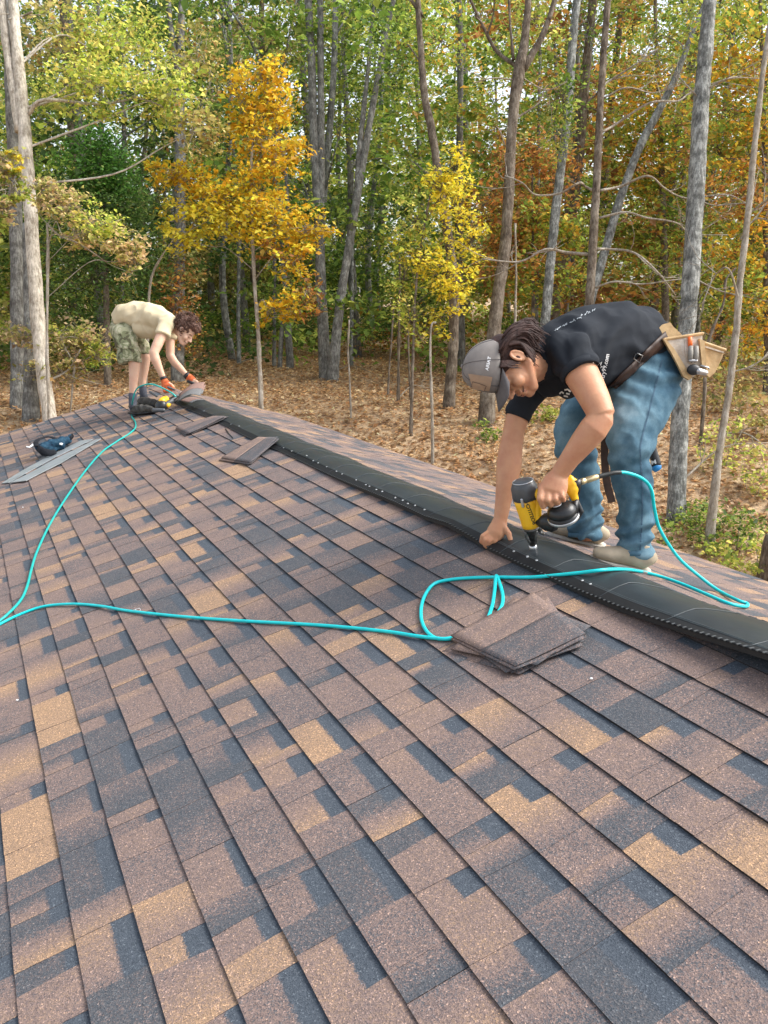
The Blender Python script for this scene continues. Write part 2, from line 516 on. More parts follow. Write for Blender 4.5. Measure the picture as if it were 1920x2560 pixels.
def vent_z(x, y):
    """top of the vent over world x in -.14 .. .2"""
    el = edge_lift(y)
    wob = 0.006 * math.sin(y * 5.1) + 0.004 * math.sin(y * 11.3 + 1)
    zf = -T * 0.14 + el; zc = 0.026 + 0.3 * max(0, el - 0.03) + 0.3 * wob; zb = float(np.interp(y, [1.3, 2.2], [0.002, -0.034])) + 0.6 * wob
    if x <= 0:
        f = (x + 0.14) / 0.14; return zf + (zc - zf) * (1 - (1 - f) ** 1.8)
    f = x / 0.2; return zc + (zb - zc) * f ** 1.08
ys = np.arange(Y0 + 0.1, 9.0, 0.03)
xs = [-0.14, -0.133, -0.10, -0.06, -0.02, 0.03, 0.08, 0.13, 0.17, 0.2]
V = []; F = []
for j, y in enumerate(ys):
    for x in xs:
        xo = x
        if x < -0.09: xo = x - 0.006 * math.sin(y * 3.3) - 0.012 * math.exp(-((y - yz_of_px(1120)) / 0.25) ** 2)
        V.append((xo, y, vent_z(x, y)))
nx = len(xs)
for j in range(len(ys) - 1):
    for i in range(nx - 1):
        F.append((j * nx + i, j * nx + i + 1, (j + 1) * nx + i + 1, (j + 1) * nx + i))
nb = len(V)
for q in list(V): V.append((q[0], q[1], q[2] - 0.0035))
for j in range(len(ys) - 1):
    for i in range(nx - 1):
        F.append((nb + j * nx + i, nb + (j + 1) * nx + i, nb + (j + 1) * nx + i + 1, nb + j * nx + i + 1))
    for i, fl in ((0, 0), (nx - 1, 1)):
        a, b = j * nx + i, (j + 1) * nx + i
        F.append((a, b, b + nb, a + nb) if not fl else (b, a, a + nb, b + nb))
for i in range(nx - 1):
    for j, fl in ((0, 0), (len(ys) - 1, 1)):
        a, b = j * nx + i, j * nx + i + 1
        F.append((b, a, a + nb, b + nb) if not fl else (a, b, b + nb, a + nb))
vent = mesh_np('ridge_vent', V, F, M_VENT, house, smooth=True, origin=(0, 4, 0))
M_FLANGE = flat('vent_flange', (0.008, 0.009, 0.010), rough=0.65, spec=.25)
vent.data.materials.append(M_FLANGE)
for pl in vent.data.polygons:
    if pl.center[0] < -0.101: pl.material_index = 1
# louvre skirt hanging under the front edge with its ribs
mb = MB(); mr = MB()
def fe(y): return np.array([-0.14 - 0.006 * math.sin(y * 3.3) - 0.012 * math.exp(-((y - yz_of_px(1120)) / 0.25) ** 2), y, vent_z(-0.14, y)])
V = []; F = []
for j, y in enumerate(ys):
    q = fe(y); h_ = min(0.020, q[2] + T * 0.14 - 0.011)
    V += [q + (0.004, 0, -0.003), q + (0.004, 0, -h_), q + (0.02, 0, -h_), q + (0.02, 0, -0.003)]
for j in range(len(ys) - 1):
    for a, b in ((0, 1), (1, 2), (2, 3)):
        F.append((4 * j + a, 4 * j + b, 4 * j + 4 + b, 4 * j + 4 + a))
skirt = mesh_np('louvre', V, F, M_VENTD, vent)
for y in np.arange(Y0 + 0.12, 8.6, 0.022):
    q = fe(y)
    mr.box(q + (0.004, 0, 0.0005), (0.016, 0.006, 0.003))
rb = mr.build('louvre_ribs', M_RIB, vent, smooth=False); rb['kind'] = 'stuff'
ml = MB()
for y in np.arange(Y0 + 0.2, 8.9, 0.305):
    pts = [(x, y + 0.02 * x, vent_z(x, y) + 0.0012) for x in np.linspace(-0.135, 0.195, 9)]
    ml.tube(pts, 0.0016, n=5)
for x in (-0.101, -0.094):
    pts = [(x, y, vent_z(x, y) + 0.0004) for y in np.arange(Y0 + 0.12, 8.9, 0.06)]
    ml.tube(pts, 0.0018, n=5)
ml.build('moulded_line', flat('vent_moulding', (.05, .062, .066), rough=.45), vent)
M_FELT = flat('felt_edge', (0.02, 0.02, 0.02), rough=0.95)
ml = MB()      # mesh filter fringe seen under the back edge
for y in np.arange(Y0 + 0.12, 8.9, 0.05):
    ml.box((0.203, y, vent_z(0.2, y) - 0.012), (0.006, 0.052, 0.022))
ml.build('filter_fringe', M_FELT, vent, smooth=False)
M_NAIL = flat('nail_zinc', (0.55, 0.57, 0.58), rough=0.3, metallic=0.6)
nl = [(485, 280), (395, 238), (345, 218), (585, 325), (645, 357), (790, 418), (890, 468), (928, 484), (1000, 515), (1060, 538), (1195, 603), (1272, 628), (1325, 660), (1400, 680), (1498, 722)]
npx = [(700 + .2411 * a, 1100 + .2411 * b) for a, b in nl] + [(1140 + .2411 * a, 1100 + .2411 * b) for a, b in [(600, 1158), (740, 1212), (838, 1250)]]
npx += [(1000 + .5546 * a, 1380 + .5546 * b) for a, b in [(575, 20), (615, 38), (822, 130), (858, 145)]]
npx += [(240 + .3376 * a, 720 + .3376 * b) for a, b in [(730, 885), (800, 912), (1000, 1010), (1060, 1025), (1390, 1185), (1450, 1210), (1560, 1240)]]
def ventpt(px, py):
    r = ray(px, py); best = None
    for x in np.linspace(-0.139, 0.199, 120):
        k = (x - CAMP[0]) / r[0]; q = CAMP + r * k
        d_ = q[2] - vent_z(x, q[1])
        if best is None or abs(d_) < best[0]: best = (abs(d_), q, x)
    q = best[1]; q[2] = vent_z(best[2], q[1]); return q
for a, b in npx:
    q = ventpt(a, b)
    mb = MB(); mb.lathe(q + (0, 0, -0.002), q + (0, 0, 0.0035), [(0, .005), (0.8, .005), (1, .004)], n=10)
    mb.build('nail', M_NAIL, vent)
# the small dab of sealant etc on the shingles is left to the granules
# ================================================================== GROUND
def gz(x, y):
    d = math.hypot(x - 0.5, y - 3.0)
    t = min(1.0, max(0.0, (d - 3.0) / 13.0)); ss = t * t * (3 - 2 * t)
    z = H - 4.35 + 2.3 * ss + 0.02 * max(0, d - 16)
    z += 0.12 * math.sin(x * .35 + 1) * math.sin(y * .3) + 0.05 * math.sin(x * 1.1 + y * .9)
    return z
def groundpt(px, py):
    r = ray(px, py); k = 6.0
    while k < 120:
        q = CAMP + r * k
        if q[2] <= gz(q[0], q[1]): break
        k += 0.1
    return q
litter = [(0.2, (0.14, 0.085, 0.05)), (0.4, (0.30, 0.20, 0.12)), (0.55, (0.46, 0.33, 0.20)), (0.8, (0.62, 0.47, 0.31))]
M_GROUND = mat_noise('leaf_litter_ground', litter, scale=3.2, rough=0.95, bump=0.8, bscale=30, dist=0.03, detail=12)
gxs = np.concatenate([np.arange(-40, -14, 3.0), np.arange(-14, 34, 0.7), np.arange(34, 130, 6.0)])
gys = np.concatenate([np.arange(-25, -4, 3.0), np.arange(-4, 40, 0.7), np.arange(40, 150, 6.0)])
V = [(x, y, gz(x, y)) for y in gys for x in gxs]
nx = len(gxs)
F = np.array([(j * nx + i, j * nx + i + 1, (j + 1) * nx + i + 1, (j + 1) * nx + i) for j in range(len(gys) - 1) for i in range(nx - 1)])
tag(mesh_np('ground', V, F, M_GROUND, smooth=True, origin=(0, 0, 0)), 'forest floor covered in fallen brown leaves', kind='structure')

# ================================================================== LEAVES
def leaf_material(name, transl=0.5):
    mt = bpy.data.materials.new(name); mt.use_nodes = True; nt = mt.node_tree; nt.nodes.clear(); L = nt.links.new
    at = nt.nodes.new('ShaderNodeAttribute'); at.attribute_name = 'leaf'
    oi = nt.nodes.new('ShaderNodeObjectInfo')
    hs = nt.nodes.new('ShaderNodeHueSaturation'); L(at.outputs['Color'], hs.inputs['Color'])
    mr = nt.nodes.new('ShaderNodeMapRange'); mr.inputs['To Min'].default_value = 0.8; mr.inputs['To Max'].default_value = 1.25
    L(oi.outputs['Random'], mr.inputs['Value']); L(mr.outputs[0], hs.inputs['Value'])
    d = nt.nodes.new('ShaderNodeBsdfPrincipled'); L(hs.outputs[0], d.inputs['Base Color']); d.inputs['Roughness'].default_value = 0.55; d.inputs['Specular IOR Level'].default_value = 0.3
    t = nt.nodes.new('ShaderNodeBsdfTranslucent'); L(hs.outputs[0], t.inputs['Color'])
    mx = nt.nodes.new('ShaderNodeMixShader'); mx.inputs[0].default_value = transl
    L(d.outputs[0], mx.inputs[1]); L(t.outputs[0], mx.inputs[2])
    o = nt.nodes.new('ShaderNodeOutputMaterial'); L(mx.outputs[0], o.inputs[0])
    return mt
M_LEAF = leaf_material('leaf')
PAL = {
 'green': [(.13, .20, .03), (.09, .15, .025), (.20, .27, .05), (.06, .11, .02), (.28, .32, .06)],
 'lime': [(.32, .36, .06), (.24, .30, .05), (.40, .40, .09), (.16, .22, .04), (.45, .38, .10)],
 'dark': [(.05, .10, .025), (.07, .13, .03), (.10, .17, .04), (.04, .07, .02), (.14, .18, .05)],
 'cedar': [(.07, .17, .03), (.10, .22, .035), (.04, .10, .02)],
 'orange': [(.62, .30, .02), (.70, .38, .025), (.55, .22, .02), (.75, .46, .04), (.42, .17, .02), (.60, .42, .03)],
 'yellow': [(.70, .52, .03), (.60, .48, .04), (.75, .60, .06), (.42, .40, .05), (.55, .38, .03)],
 'rust': [(.40, .18, .05), (.48, .24, .06), (.30, .13, .04), (.40, .30, .08), (.20, .10, .04), (.20, .22, .05)],
 'amber': [(.80, .42, .04), (.68, .32, .04), (.50, .42, .06), (.75, .52, .06), (.42, .22, .05), (.30, .34, .06)],
 'mix': [(.42, .24, .04), (.18, .24, .04), (.46, .33, .05), (.26, .31, .05), (.13, .20, .03), (.22, .29, .05), (.16, .22, .04), (.34, .34, .07)],
 'pale': [(.50, .42, .18), (.42, .40, .12), (.58, .44, .24), (.32, .33, .09), (.50, .34, .20)],
 'olive': [(.22, .21, .06), (.30, .26, .08), (.15, .16, .04), (.38, .32, .12), (.26, .16, .06)],
 'litter': [(.32, .19, .09), (.44, .27, .13), (.24, .14, .07), (.54, .37, .19), (.38, .20, .09), (.62, .46, .28), (.26, .16, .08)],
}
for _k in ('green', 'lime', 'dark', 'cedar', 'mix', 'olive', 'rust'): PAL[_k] = [tuple(min(.9, q * 1.45) for q in c_) for c_ in PAL[_k]]
PAL['litter'] = [tuple(min(.9, q * 1.3) for q in c_) for c_ in PAL['litter']]
PAL['orange'] = [(.88, .56, .04), (.90, .64, .05), (.80, .44, .03), (.90, .70, .07), (.70, .38, .03), (.82, .66, .06)]
PAL['yellow'] = [(.88, .70, .05), (.78, .64, .06), (.90, .74, .10), (.60, .58, .08), (.75, .56, .05)]
def leaf_arrays(C, size, pal, rg, updir=0.35, aspect=0.62):
    n = len(C)
    nrm = rg.normal(size=(n, 3)); nrm[:, 2] = np.abs(nrm[:, 2]) + updir * 2
    nrm /= np.linalg.norm(nrm, axis=1)[:, None]
    a = rg.normal(size=(n, 3)); a -= nrm * (a * nrm).sum(1)[:, None]; a /= np.linalg.norm(a, axis=1)[:, None]
    b = np.cross(nrm, a)
    s = size * np.clip(np.exp(rg.normal(size=(n, 1)) * .38), .4, 2.0)
    V = np.empty((n, 4, 3))
    V[:, 0] = C - a * s * .5; V[:, 2] = C + a * s * .5
    V[:, 1] = C + a * s * .08 + b * s * .5 * aspect + nrm * s * .12; V[:, 3] = C + a * s * .08 - b * s * .5 * aspect + nrm * s * .12
    pc = np.array(PAL[pal]); 
    col = pc[rg.integers(0, len(pc), n)] * rg.uniform(0.65, 1.35, size=(n, 1)) * np.repeat(rg.uniform(.7, 1.3, size=(n // 40 + 1, 1)), 40, axis=0)[:n]
    return V.reshape(-1, 3), np.clip(col, 0, 0.95)
def leaf_mesh(name, V, col, parent=None, origin=None, mat=None):
    n = len(col)
    idx = np.arange(n)[:, None] * 4
    F = np.concatenate([idx + np.array([[0, 1, 2]]), idx + np.array([[0, 2, 3]])], axis=1).reshape(-1, 3)
    o = mesh_np(name, V, F, mat or M_LEAF, parent, False, origin)
    at = o.data.color_attributes.new('leaf', 'FLOAT_COLOR', 'POINT')
    c4 = np.ones((n * 4, 4), np.float32); c4[:, :3] = np.repeat(col, 4, axis=0)
    at.data.foreach_set('color', c4.ravel())
    return o
def blob(rg, c, r, n):
    """points gathered in twig-end sprays inside an ellipsoid"""
    c = np.array(c, float); r = np.array(r, float)
    k = max(4, n // 17)
    q = rg.normal(size=(k, 3)); q /= np.linalg.norm(q, axis=1)[:, None]; q *= rg.uniform(0.1, 1.5, size=(k, 1)) ** 0.6
    hubs = c + q * r
    idx = rg.integers(0, k, n)
    sp = rg.normal(size=(n, 3)) * np.array([1, 1, 0.5]) * min(r.mean() * 0.26, 0.36)
    return hubs[idx] + sp, hubs

# ------------------------------------------------------------------ bark
def bark(name, c0, c1, c2, sc=9):
    mt, nt, bs = new_mat(name); L = nt.links.new
    g = nt.nodes.new('ShaderNodeNewGeometry')
    mp = nt.nodes.new('ShaderNodeMapping'); mp.inputs['Scale'].default_value = (1, 1, .16); L(g.outputs['Position'], mp.inputs[0])
    n1 = nt.nodes.new('ShaderNodeTexNoise'); n1.inputs['Scale'].default_value = 30; n1.inputs['Detail'].default_value = 10; n1.inputs['Roughness'].default_value = .7; L(mp.outputs[0], n1.inputs['Vector'])
    n2 = nt.nodes.new('ShaderNodeTexNoise'); n2.inputs['Scale'].default_value = sc * .45; n2.inputs['Detail'].default_value = 8; n2.inputs['Roughness'].default_value = .75; L(g.outputs['Position'], n2.inputs['Vector'])
    m1 = nt.nodes.new('ShaderNodeMath'); m1.operation = 'MULTIPLY_ADD'; L(n1.outputs['Fac'], m1.inputs[0]); m1.inputs[1].default_value = .9; m1.inputs[2].default_value = -.45
    m2 = nt.nodes.new('ShaderNodeMath'); m2.operation = 'ADD'; L(m1.outputs[0], m2.inputs[0]); L(n2.outputs['Fac'], m2.inputs[1])
    r = ramp(nt, [(0.33, c0), (0.5, c1), (0.66, c2)]); L(m2.outputs[0], r.inputs[0]); L(r.outputs[0], bs.inputs['Base Color'])
    bs.inputs['Roughness'].default_value = .95; bs.inputs['Specular IOR Level'].default_value = .15
    b = nt.nodes.new('ShaderNodeBump'); b.inputs['Strength'].default_value = 1.0; b.inputs['Distance'].default_value = .03
    L(n1.outputs['Fac'], b.inputs['Height']); L(b.outputs[0], bs.inputs['Normal'])
    return mt
B_PALE = bark('bark_pale', (.26, .22, .17), (.50, .45, .37), (.72, .66, .56))
B_GREY = bark('bark_grey', (.085, .08, .07), (.17, .165, .15), (.33, .33, .30))
B_BIGG = bark('bark_lichen_grey', (.085, .085, .078), (.20, .205, .19), (.44, .45, .42), 12)
B_BRWN = bark('bark_brown', (.07, .052, .038), (.15, .12, .09), (.27, .23, .18))
B_TWIG = bark('twig', (.20, .16, .12), (.32, .28, .22), (.45, .41, .35))

def wob(pts, amp, rg):
    return [np.array(p) + rg.normal(size=3) * amp * (0 if i in (0, len(pts) - 1) else 1) for i, p in enumerate(pts)]
def trunk_mesh(mb, pts, rad, n=10, rough=0.06, rg=None, segs=5):
    c = catmull(pts, segs); t = np.linspace(0, 1, len(c)); r = np.interp(t, np.linspace(0, 1, len(rad)), rad)
    n0 = len(mb.v); mb.tube(c, list(r), n=n)
    for i in range(n0, len(mb.v)):
        v = Vector(mb.v[i]); 
    return c, r
def px_path(path, d):
    """[(px, py, width px)] -> points, radii"""
    return [P(a, b, d) for a, b, _ in path], [w_ * .78 * d / FPX / 2 for _, _, w_ in path]
def branch_tree(mb, p, dirv, length, rad, depth_, rg, tips, up=0.15):
    """recursive bare branches; collects tip points"""
    pts = [np.array(p, float)]; d_ = np.array(dirv, float); d_ /= np.linalg.norm(d_)
    nseg = 4
    for i in range(nseg):
        d_ = d_ + rg.normal(size=3) * 0.16 + np.array([0, 0, up * 0.3]); d_ /= np.linalg.norm(d_)
        pts.append(pts[-1] + d_ * length / nseg)
    rr = np.linspace(rad, rad * 0.35, nseg + 1)
    mb.tube(pts, list(rr), n=5 if rad > 0.015 else 4, cap=False)
    tips.append(pts[-1])
    if depth_ > 0:
        for k in range(3):
            i = rg.integers(1, nseg + 1)
            nd = d_ + rg.normal(size=3) * 0.65
            branch_tree(mb, pts[i], nd, length * rg.uniform(.45, .7), rr[i] * 0.7, depth_ - 1, rg, tips, up)
            tips.append(pts[i])

def hero_tree(label, d, path, mat, limbs=(), crown=(), top=5.0, group=None, extra_stems=(), cat='tree', name='tree', leaf=0.10, twigs=True, seed=1, base=None, bare=0, dens=1.0):
    rg = np.random.default_rng(seed)
    pts, rad = px_path(path, d)           # path runs from top to base
    pts = pts[::-1]; rad = rad[::-1]
    low = pts[0]; g = gz(low[0], low[1])
    if low[2] > g - 0.05:
        dv = (pts[0] - pts[1]); dv /= abs(dv[2]) + 1e-6
        pts = [low + np.array([dv[0] * .5, dv[1] * .5, -1]) * (low[2] - g + 0.25)] + pts; rad = [rad[0] * 1.3] + rad
    else:
        pts[0][2] = g - 0.25
        rad[0] *= 1.25
    root = empty(name, (pts[0][0], pts[0][1], gz(pts[0][0], pts[0][1])), label, cat, group)
    mb = MB()
    upv = pts[-1] - pts[-2]; upv /= np.linalg.norm(upv)
    tall = pts + [pts[-1] + upv * top * .5 + rg.normal(size=3) * .1, pts[-1] + upv * top + rg.normal(size=3) * .25] if top else pts
    rr = rad + ([rad[-1] * .75, rad[-1] * .3] if top else [])
    c, r = trunk_mesh(mb, tall, rr, n=12, segs=6)
    for st in extra_stems:
        p2, r2 = px_path(st, d); p2 = p2[::-1]; r2 = r2[::-1]
        if top:
            u2 = p2[-1] - p2[-2]; u2 /= np.linalg.norm(u2); p2.append(p2[-1] + u2 * top); r2.append(r2[-1] * .4)
        trunk_mesh(mb, p2, r2, n=10)
    # rough bark relief on the outline
    va = np.array(mb.v); 
    tr = mb.build('trunk', mat, root, True)
    co = np.array([v_.co[:] for v_ in tr.data.vertices]); 
    nn = np.array([v_.normal[:] for v_ in tr.data.vertices])
    dd = vnoise(co, 7.0, seed) * 0.014 + vnoise(co * np.array([1, 1, .35]), 16, seed) * 0.008
    co += nn * dd[:, None]; tr.data.vertices.foreach_set('co', co.astype(np.float32).ravel()); tr.data.update()
    if limbs:
        for lb in limbs:
            mb = MB(); p3, r3 = px_path(lb, d)
            p3 = [q + FWD * rg.uniform(-.25, .25) * (i > 0) for i, q in enumerate(p3)]
            cc = catmull(p3, 5); mb.tube(cc, list(np.interp(np.linspace(0, 1, len(cc)), np.linspace(0, 1, len(r3)), r3)), n=7)
            tips = []
            for k in range(3 + bare):
                i = rg.integers(len(cc) // 3, len(cc) - 1); dv = cc[i] - cc[i - 1]
                branch_tree(mb, cc[i], dv / np.linalg.norm(dv) + rg.normal(size=3) * .6, rg.uniform(.3, .9), max(.004, r3[-1] * .9), 1, rg, tips)
            mb.build('branch', B_TWIG if r3[0] < .03 else mat, root)
    if crown:
        AV, AC = [], []; mb = MB(); 
        cpts = np.array(c)
        for cl in crown:
            cx, cy, rx, ry, n_, pal = cl[:6]; dd_ = d + (cl[6] if len(cl) > 6 else 0)
            ctr = P(cx, cy, dd_); k = dd_ / FPX
            pts_, hubs = blob(rg, (0, 0, 0), (rx * k * 1.05, max(rx, ry) * k * .8, ry * k * 1.3), int(n_ * 2.3 * dens))
            R = np.stack([RIGHT, np.array([-RIGHT[1], RIGHT[0], 0]), np.array([0, 0, 1.0])])
            pts_ = pts_ @ R + ctr; hubs = hubs @ R + ctr
            v_, c_ = leaf_arrays(pts_, leaf * .66, pal, rg); AV.append(v_); AC.append(c_)
            if twigs:
                # limb from the trunk to this clump, twigs from there to the sprays
                zz = ctr[2] - 0.35 * np.hypot(*(ctr[:2] - cpts[:, :2].mean(0)))
                i = int(np.argmin(abs(cpts[:, 2] - zz))); a = cpts[i]
                mid = (a + ctr) / 2 + np.array([0, 0, .12]) + rg.normal(size=3) * .12
                m2_ = (mid + ctr) / 2 + rg.normal(size=3) * .10
                mb.tube(catmull([a, mid, m2_, ctr], 5), list(np.linspace(min(.022, .3 * r[i]), .006, 16)), n=5, cap=False)
                for h_ in hubs[:: max(1, len(hubs) // 14)]:
                    mb.tube([ctr + rg.normal(size=3) * .05, (ctr + h_) / 2 + rg.normal(size=3) * .06, h_], [.007, .005, .003], n=4, cap=False)
        leaf_mesh('crown', np.concatenate(AV), np.concatenate(AC), root, origin=root.location)
        if twigs: mb.build('limbs', mat, root)
    return root

# ================================================================== TREES picked from the photograph
hero_tree('bright pale barked twin stemmed tree leaning at the left edge behind the roof', 15.2,
    [(33, 0, 30), (40, 100, 34), (50, 200, 38), (60, 320, 41), (74, 500, 42), (95, 800, 44), (108, 930, 43), (126, 1060, 44)], B_PALE,
    limbs=[[(72, 285, 14), (120, 262, 11), (230, 245, 9), (330, 240, 7), (345, 215, 5), (420, 195, 4)],
           [(330, 240, 6), (400, 265, 5), (450, 290, 4), (520, 282, 3)],
           [(80, 30, 8), (45, 20, 6), (30, 60, 5)],
           [(125, 950, 8), (160, 920, 6), (210, 880, 4)]],
    crown=[(230, 210, 90, 60, 700, 'lime'), (420, 240, 90, 60, 600, 'lime'), (300, 100, 130, 70, 900, 'lime', 1), (150, 120, 90, 80, 500, 'olive', 1),
           (500, 150, 60, 60, 300, 'olive', 1), (480, 330, 70, 50, 300, 'olive')],
    extra_stems=[[(3, 0, 26), (17, 115, 28), (35, 230, 30), (50, 330, 32)]], seed=11, leaf=.12)
hero_tree('dark grey straight trunk just left of the bright pale trunk, rising past the left edge', 17,
    [(18, 0, 28), (24, 200, 33), (30, 300, 36), (41, 600, 42), (43, 900, 40), (44, 1040, 42)], B_GREY, crown=[(40, 120, 60, 80, 400, 'dark', 1)], seed=12)
hero_tree('lichen spotted middle trunk of the three at the left edge, with flared base', 16,
    [(66, 560, 24), (72, 740, 34), (76, 900, 40), (77, 1070, 50)], B_GREY, top=0, seed=13)
hero_tree('forked grey trunk with brown ivy low down behind the crouching roofer', 21,
    [(455, 0, 20), (452, 120, 26), (450, 300, 34), (450, 500, 36), (448, 700, 38), (444, 900, 40)], B_GREY,
    crown=[(450, 780, 34, 90, 500, 'rust', -.2), (460, 660, 40, 60, 200, 'olive', -.2), (500, 60, 110, 70, 600, 'green', 1), (380, 40, 100, 60, 500, 'green', 1)],
    extra_stems=[[(420, 0, 18), (428, 80, 20), (446, 180, 22)]], seed=14, leaf=.13, twigs=False)
hero_tree('slender oak with glowing orange leaves in the left middle of the clearing', 16.0,
    [(640, 250, 6), (628, 420, 8), (630, 560, 10), (636, 700, 11), (646, 850, 13), (652, 985, 16)], B_TWIG,
    crown=[(650, 195, 62, 45, 480, 'orange'), (610, 260, 50, 55, 420, 'orange'), (690, 260, 45, 55, 350, 'orange'), (640, 350, 72, 60, 620, 'orange'), (690, 400, 70, 45, 420, 'orange'),
           (440, 440, 52, 34, 330, 'orange'), (520, 480, 80, 40, 520, 'orange'), (630, 470, 70, 45, 480, 'orange'), (740, 380, 26, 24, 90, 'orange'),
           (600, 560, 100, 45, 650, 'yellow'), (480, 560, 70, 40, 380, 'yellow'), (560, 500, 60, 40, 300, 'yellow'), (690, 560, 90, 40, 600, 'orange'), (770, 575, 50, 34, 300, 'orange'),
           (450, 600, 50, 26, 180, 'yellow'), (730, 660, 60, 34, 300, 'orange'), (670, 640, 40, 30, 120, 'rust'), (770, 720, 26, 60, 200, 'rust'), (720, 770, 60, 24, 240, 'orange'), (670, 790, 34, 20, 100, 'orange')],
    top=0, seed=15, leaf=.125, dens=.62)
hero_tree('tall grey double trunk rising from one root left of centre, left stem', 22,
    [(770, 0, 24), (778, 150, 26), (785, 330, 28), (795, 520, 30), (803, 700, 32), (812, 915, 40)], B_GREY,
    crown=[(740, 60, 120, 80, 500, 'olive', 2), (860, 130, 90, 110, 700, 'green', 1)],
    extra_stems=[[(800, 0, 20), (802, 200, 22), (803, 420, 24), (802, 620, 26), (806, 800, 30)]], seed=16, leaf=.13)
hero_tree('grey trunk leaning right out of the double trunk left of centre', 21.6,
    [(975, 40, 16), (935, 250, 20), (905, 420, 24), (875, 600, 26), (850, 760, 28), (834, 915, 38)], B_GREY,
    crown=[(960, 120, 90, 90, 600, 'green', 1), (900, 300, 80, 80, 400, 'lime', 1.5)], seed=17, leaf=.13,
    extra_stems=[[(930, 60, 10), (915, 220, 13), (898, 380, 18), (893, 470, 20)]])
hero_tree('crooked brown trunk beside the yellow leaves near the centre', 17.6,
    [(1045, 0, 18), (1052, 120, 20), (1062, 240, 24), (1082, 340, 26), (1098, 460, 28), (1118, 580, 30), (1134, 700, 32), (1134, 850, 32), (1124, 985, 38)], B_BRWN,
    crown=[(1100, 100, 80, 90, 500, 'mix', 1), (1000, 120, 60, 100, 400, 'green', 1)],
    extra_stems=[[(1028, 0, 12), (1042, 20, 13), (1050, 60, 16)]], seed=18, leaf=.12)
hero_tree('low tree with clear yellow leaves around the crooked brown trunk', 16.2,
    [(1090, 420, 5), (1062, 560, 7), (1040, 720, 8), (1030, 980, 11)], B_BRWN,
    crown=[(1130, 420, 44, 36, 260, 'yellow'), (1100, 470, 40, 40, 240, 'yellow'), (1140, 530, 46, 60, 460, 'yellow'), (1180, 600, 40, 50, 260, 'yellow'), (1040, 560, 60, 60, 360, 'lime'),
           (1060, 640, 70, 40, 400, 'yellow'), (1110, 690, 60, 40, 330, 'yellow'), (1010, 700, 40, 60, 220, 'lime'), (1150, 720, 40, 40, 200, 'yellow'), (1030, 800, 50, 50, 180, 'lime'), (1090, 790, 40, 40, 160, 'yellow')],
    top=0, seed=19, leaf=.11, dens=.62)
hero_tree('dark trunk forking into three near the top, right of centre above the cap', 16.5,
    [(1320, 0, 22), (1312, 100, 26), (1298, 175, 40), (1282, 300, 31), (1272, 480, 35), (1262, 620, 38), (1248, 720, 40), (1232, 850, 44), (1222, 960, 46)], B_BRWN,
    limbs=[[(1290, 165, 14), (1245, 110, 12), (1205, 50, 10), (1170, -10, 9)], [(1300, 190, 4), (1370, 210, 4), (1420, 200, 3)], [(1290, 200, 5), (1230, 208, 4), (1180, 212, 3)],
           [(1262, 365, 6), (1245, 340, 4), (1238, 320, 3)]],
    extra_stems=[[(1390, -10, 16), (1368, 60, 18), (1340, 120, 22), (1305, 175, 26)], [(1272, 0, 8), (1276, 70, 9), (1284, 150, 11)]],
    crown=[(1330, 60, 70, 60, 260, 'lime', 1), (1400, 240, 60, 60, 200, 'green', 1)], seed=20, leaf=.12)
hero_tree('pale mottled trunk behind the bent back of the near roofer', 18.5,
    [(1442, 0, 26), (1430, 120, 28), (1422, 260, 26), (1405, 400, 28), (1390, 520, 30), (1378, 640, 30), (1362, 820, 32), (1345, 1000, 34), (1338, 1085, 40)], B_BIGG,
    crown=[(1470, 90, 60, 90, 260, 'green', 1), (1400, 330, 50, 60, 200, 'lime', -.5)], seed=21)
hero_tree('smooth brown trunk with long bare side branches above the near roofer', 14.5,
    [(1520, 0, 20), (1508, 150, 22), (1498, 320, 24), (1490, 480, 26), (1482, 620, 28), (1472, 780, 30), (1462, 950, 32), (1452, 1060, 34)], B_BRWN,
    limbs=[[(1488, 478, 9), (1470, 458, 8), (1440, 470, 8), (1400, 482, 7), (1340, 484, 6), (1300, 470, 5), (1262, 440, 4)],
           [(1470, 636, 11), (1420, 626, 10), (1360, 628, 8), (1300, 652, 6), (1204, 650, 5)],
           [(1500, 476, 9), (1560, 455, 8), (1610, 452, 7), (1660, 475, 6), (1720, 492, 5), (1800, 498, 4), (1860, 512, 3)],
           [(1498, 545, 8), (1560, 535, 7), (1610, 550, 6), (1680, 568, 5), (1740, 575, 4), (1830, 580, 3)],
           [(1492, 622, 9), (1530, 616, 8), (1580, 640, 7), (1640, 690, 6), (1700, 730, 4)],
           [(1505, 330, 9), (1550, 295, 8), (1620, 265, 7), (1700, 245, 6), (1740, 215, 5), (1820, 200, 4), (1915, 185, 3)],
           [(1502, 215, 8), (1530, 190, 7), (1590, 160, 6), (1640, 130, 4)],
           [(1510, 245, 6), (1560, 232, 5), (1640, 222, 4), (1700, 212, 3)],
           [(1486, 720, 7), (1530, 712, 6), (1600, 715, 5), (1680, 708, 4), (1730, 705, 3)]],
    seed=22, bare=2)
hero_tree('pale trunk leaning steeply to the right behind the bare branches', 19,
    [(1740, 60, 14), (1690, 190, 20), (1640, 290, 26), (1598, 370, 26), (1556, 480, 26), (1520, 600, 28), (1480, 740, 30), (1440, 860, 32)], B_BIGG,
    crown=[(1640, 100, 80, 80, 500, 'mix', 1), (1720, 60, 60, 60, 300, 'lime', 1)], seed=23)
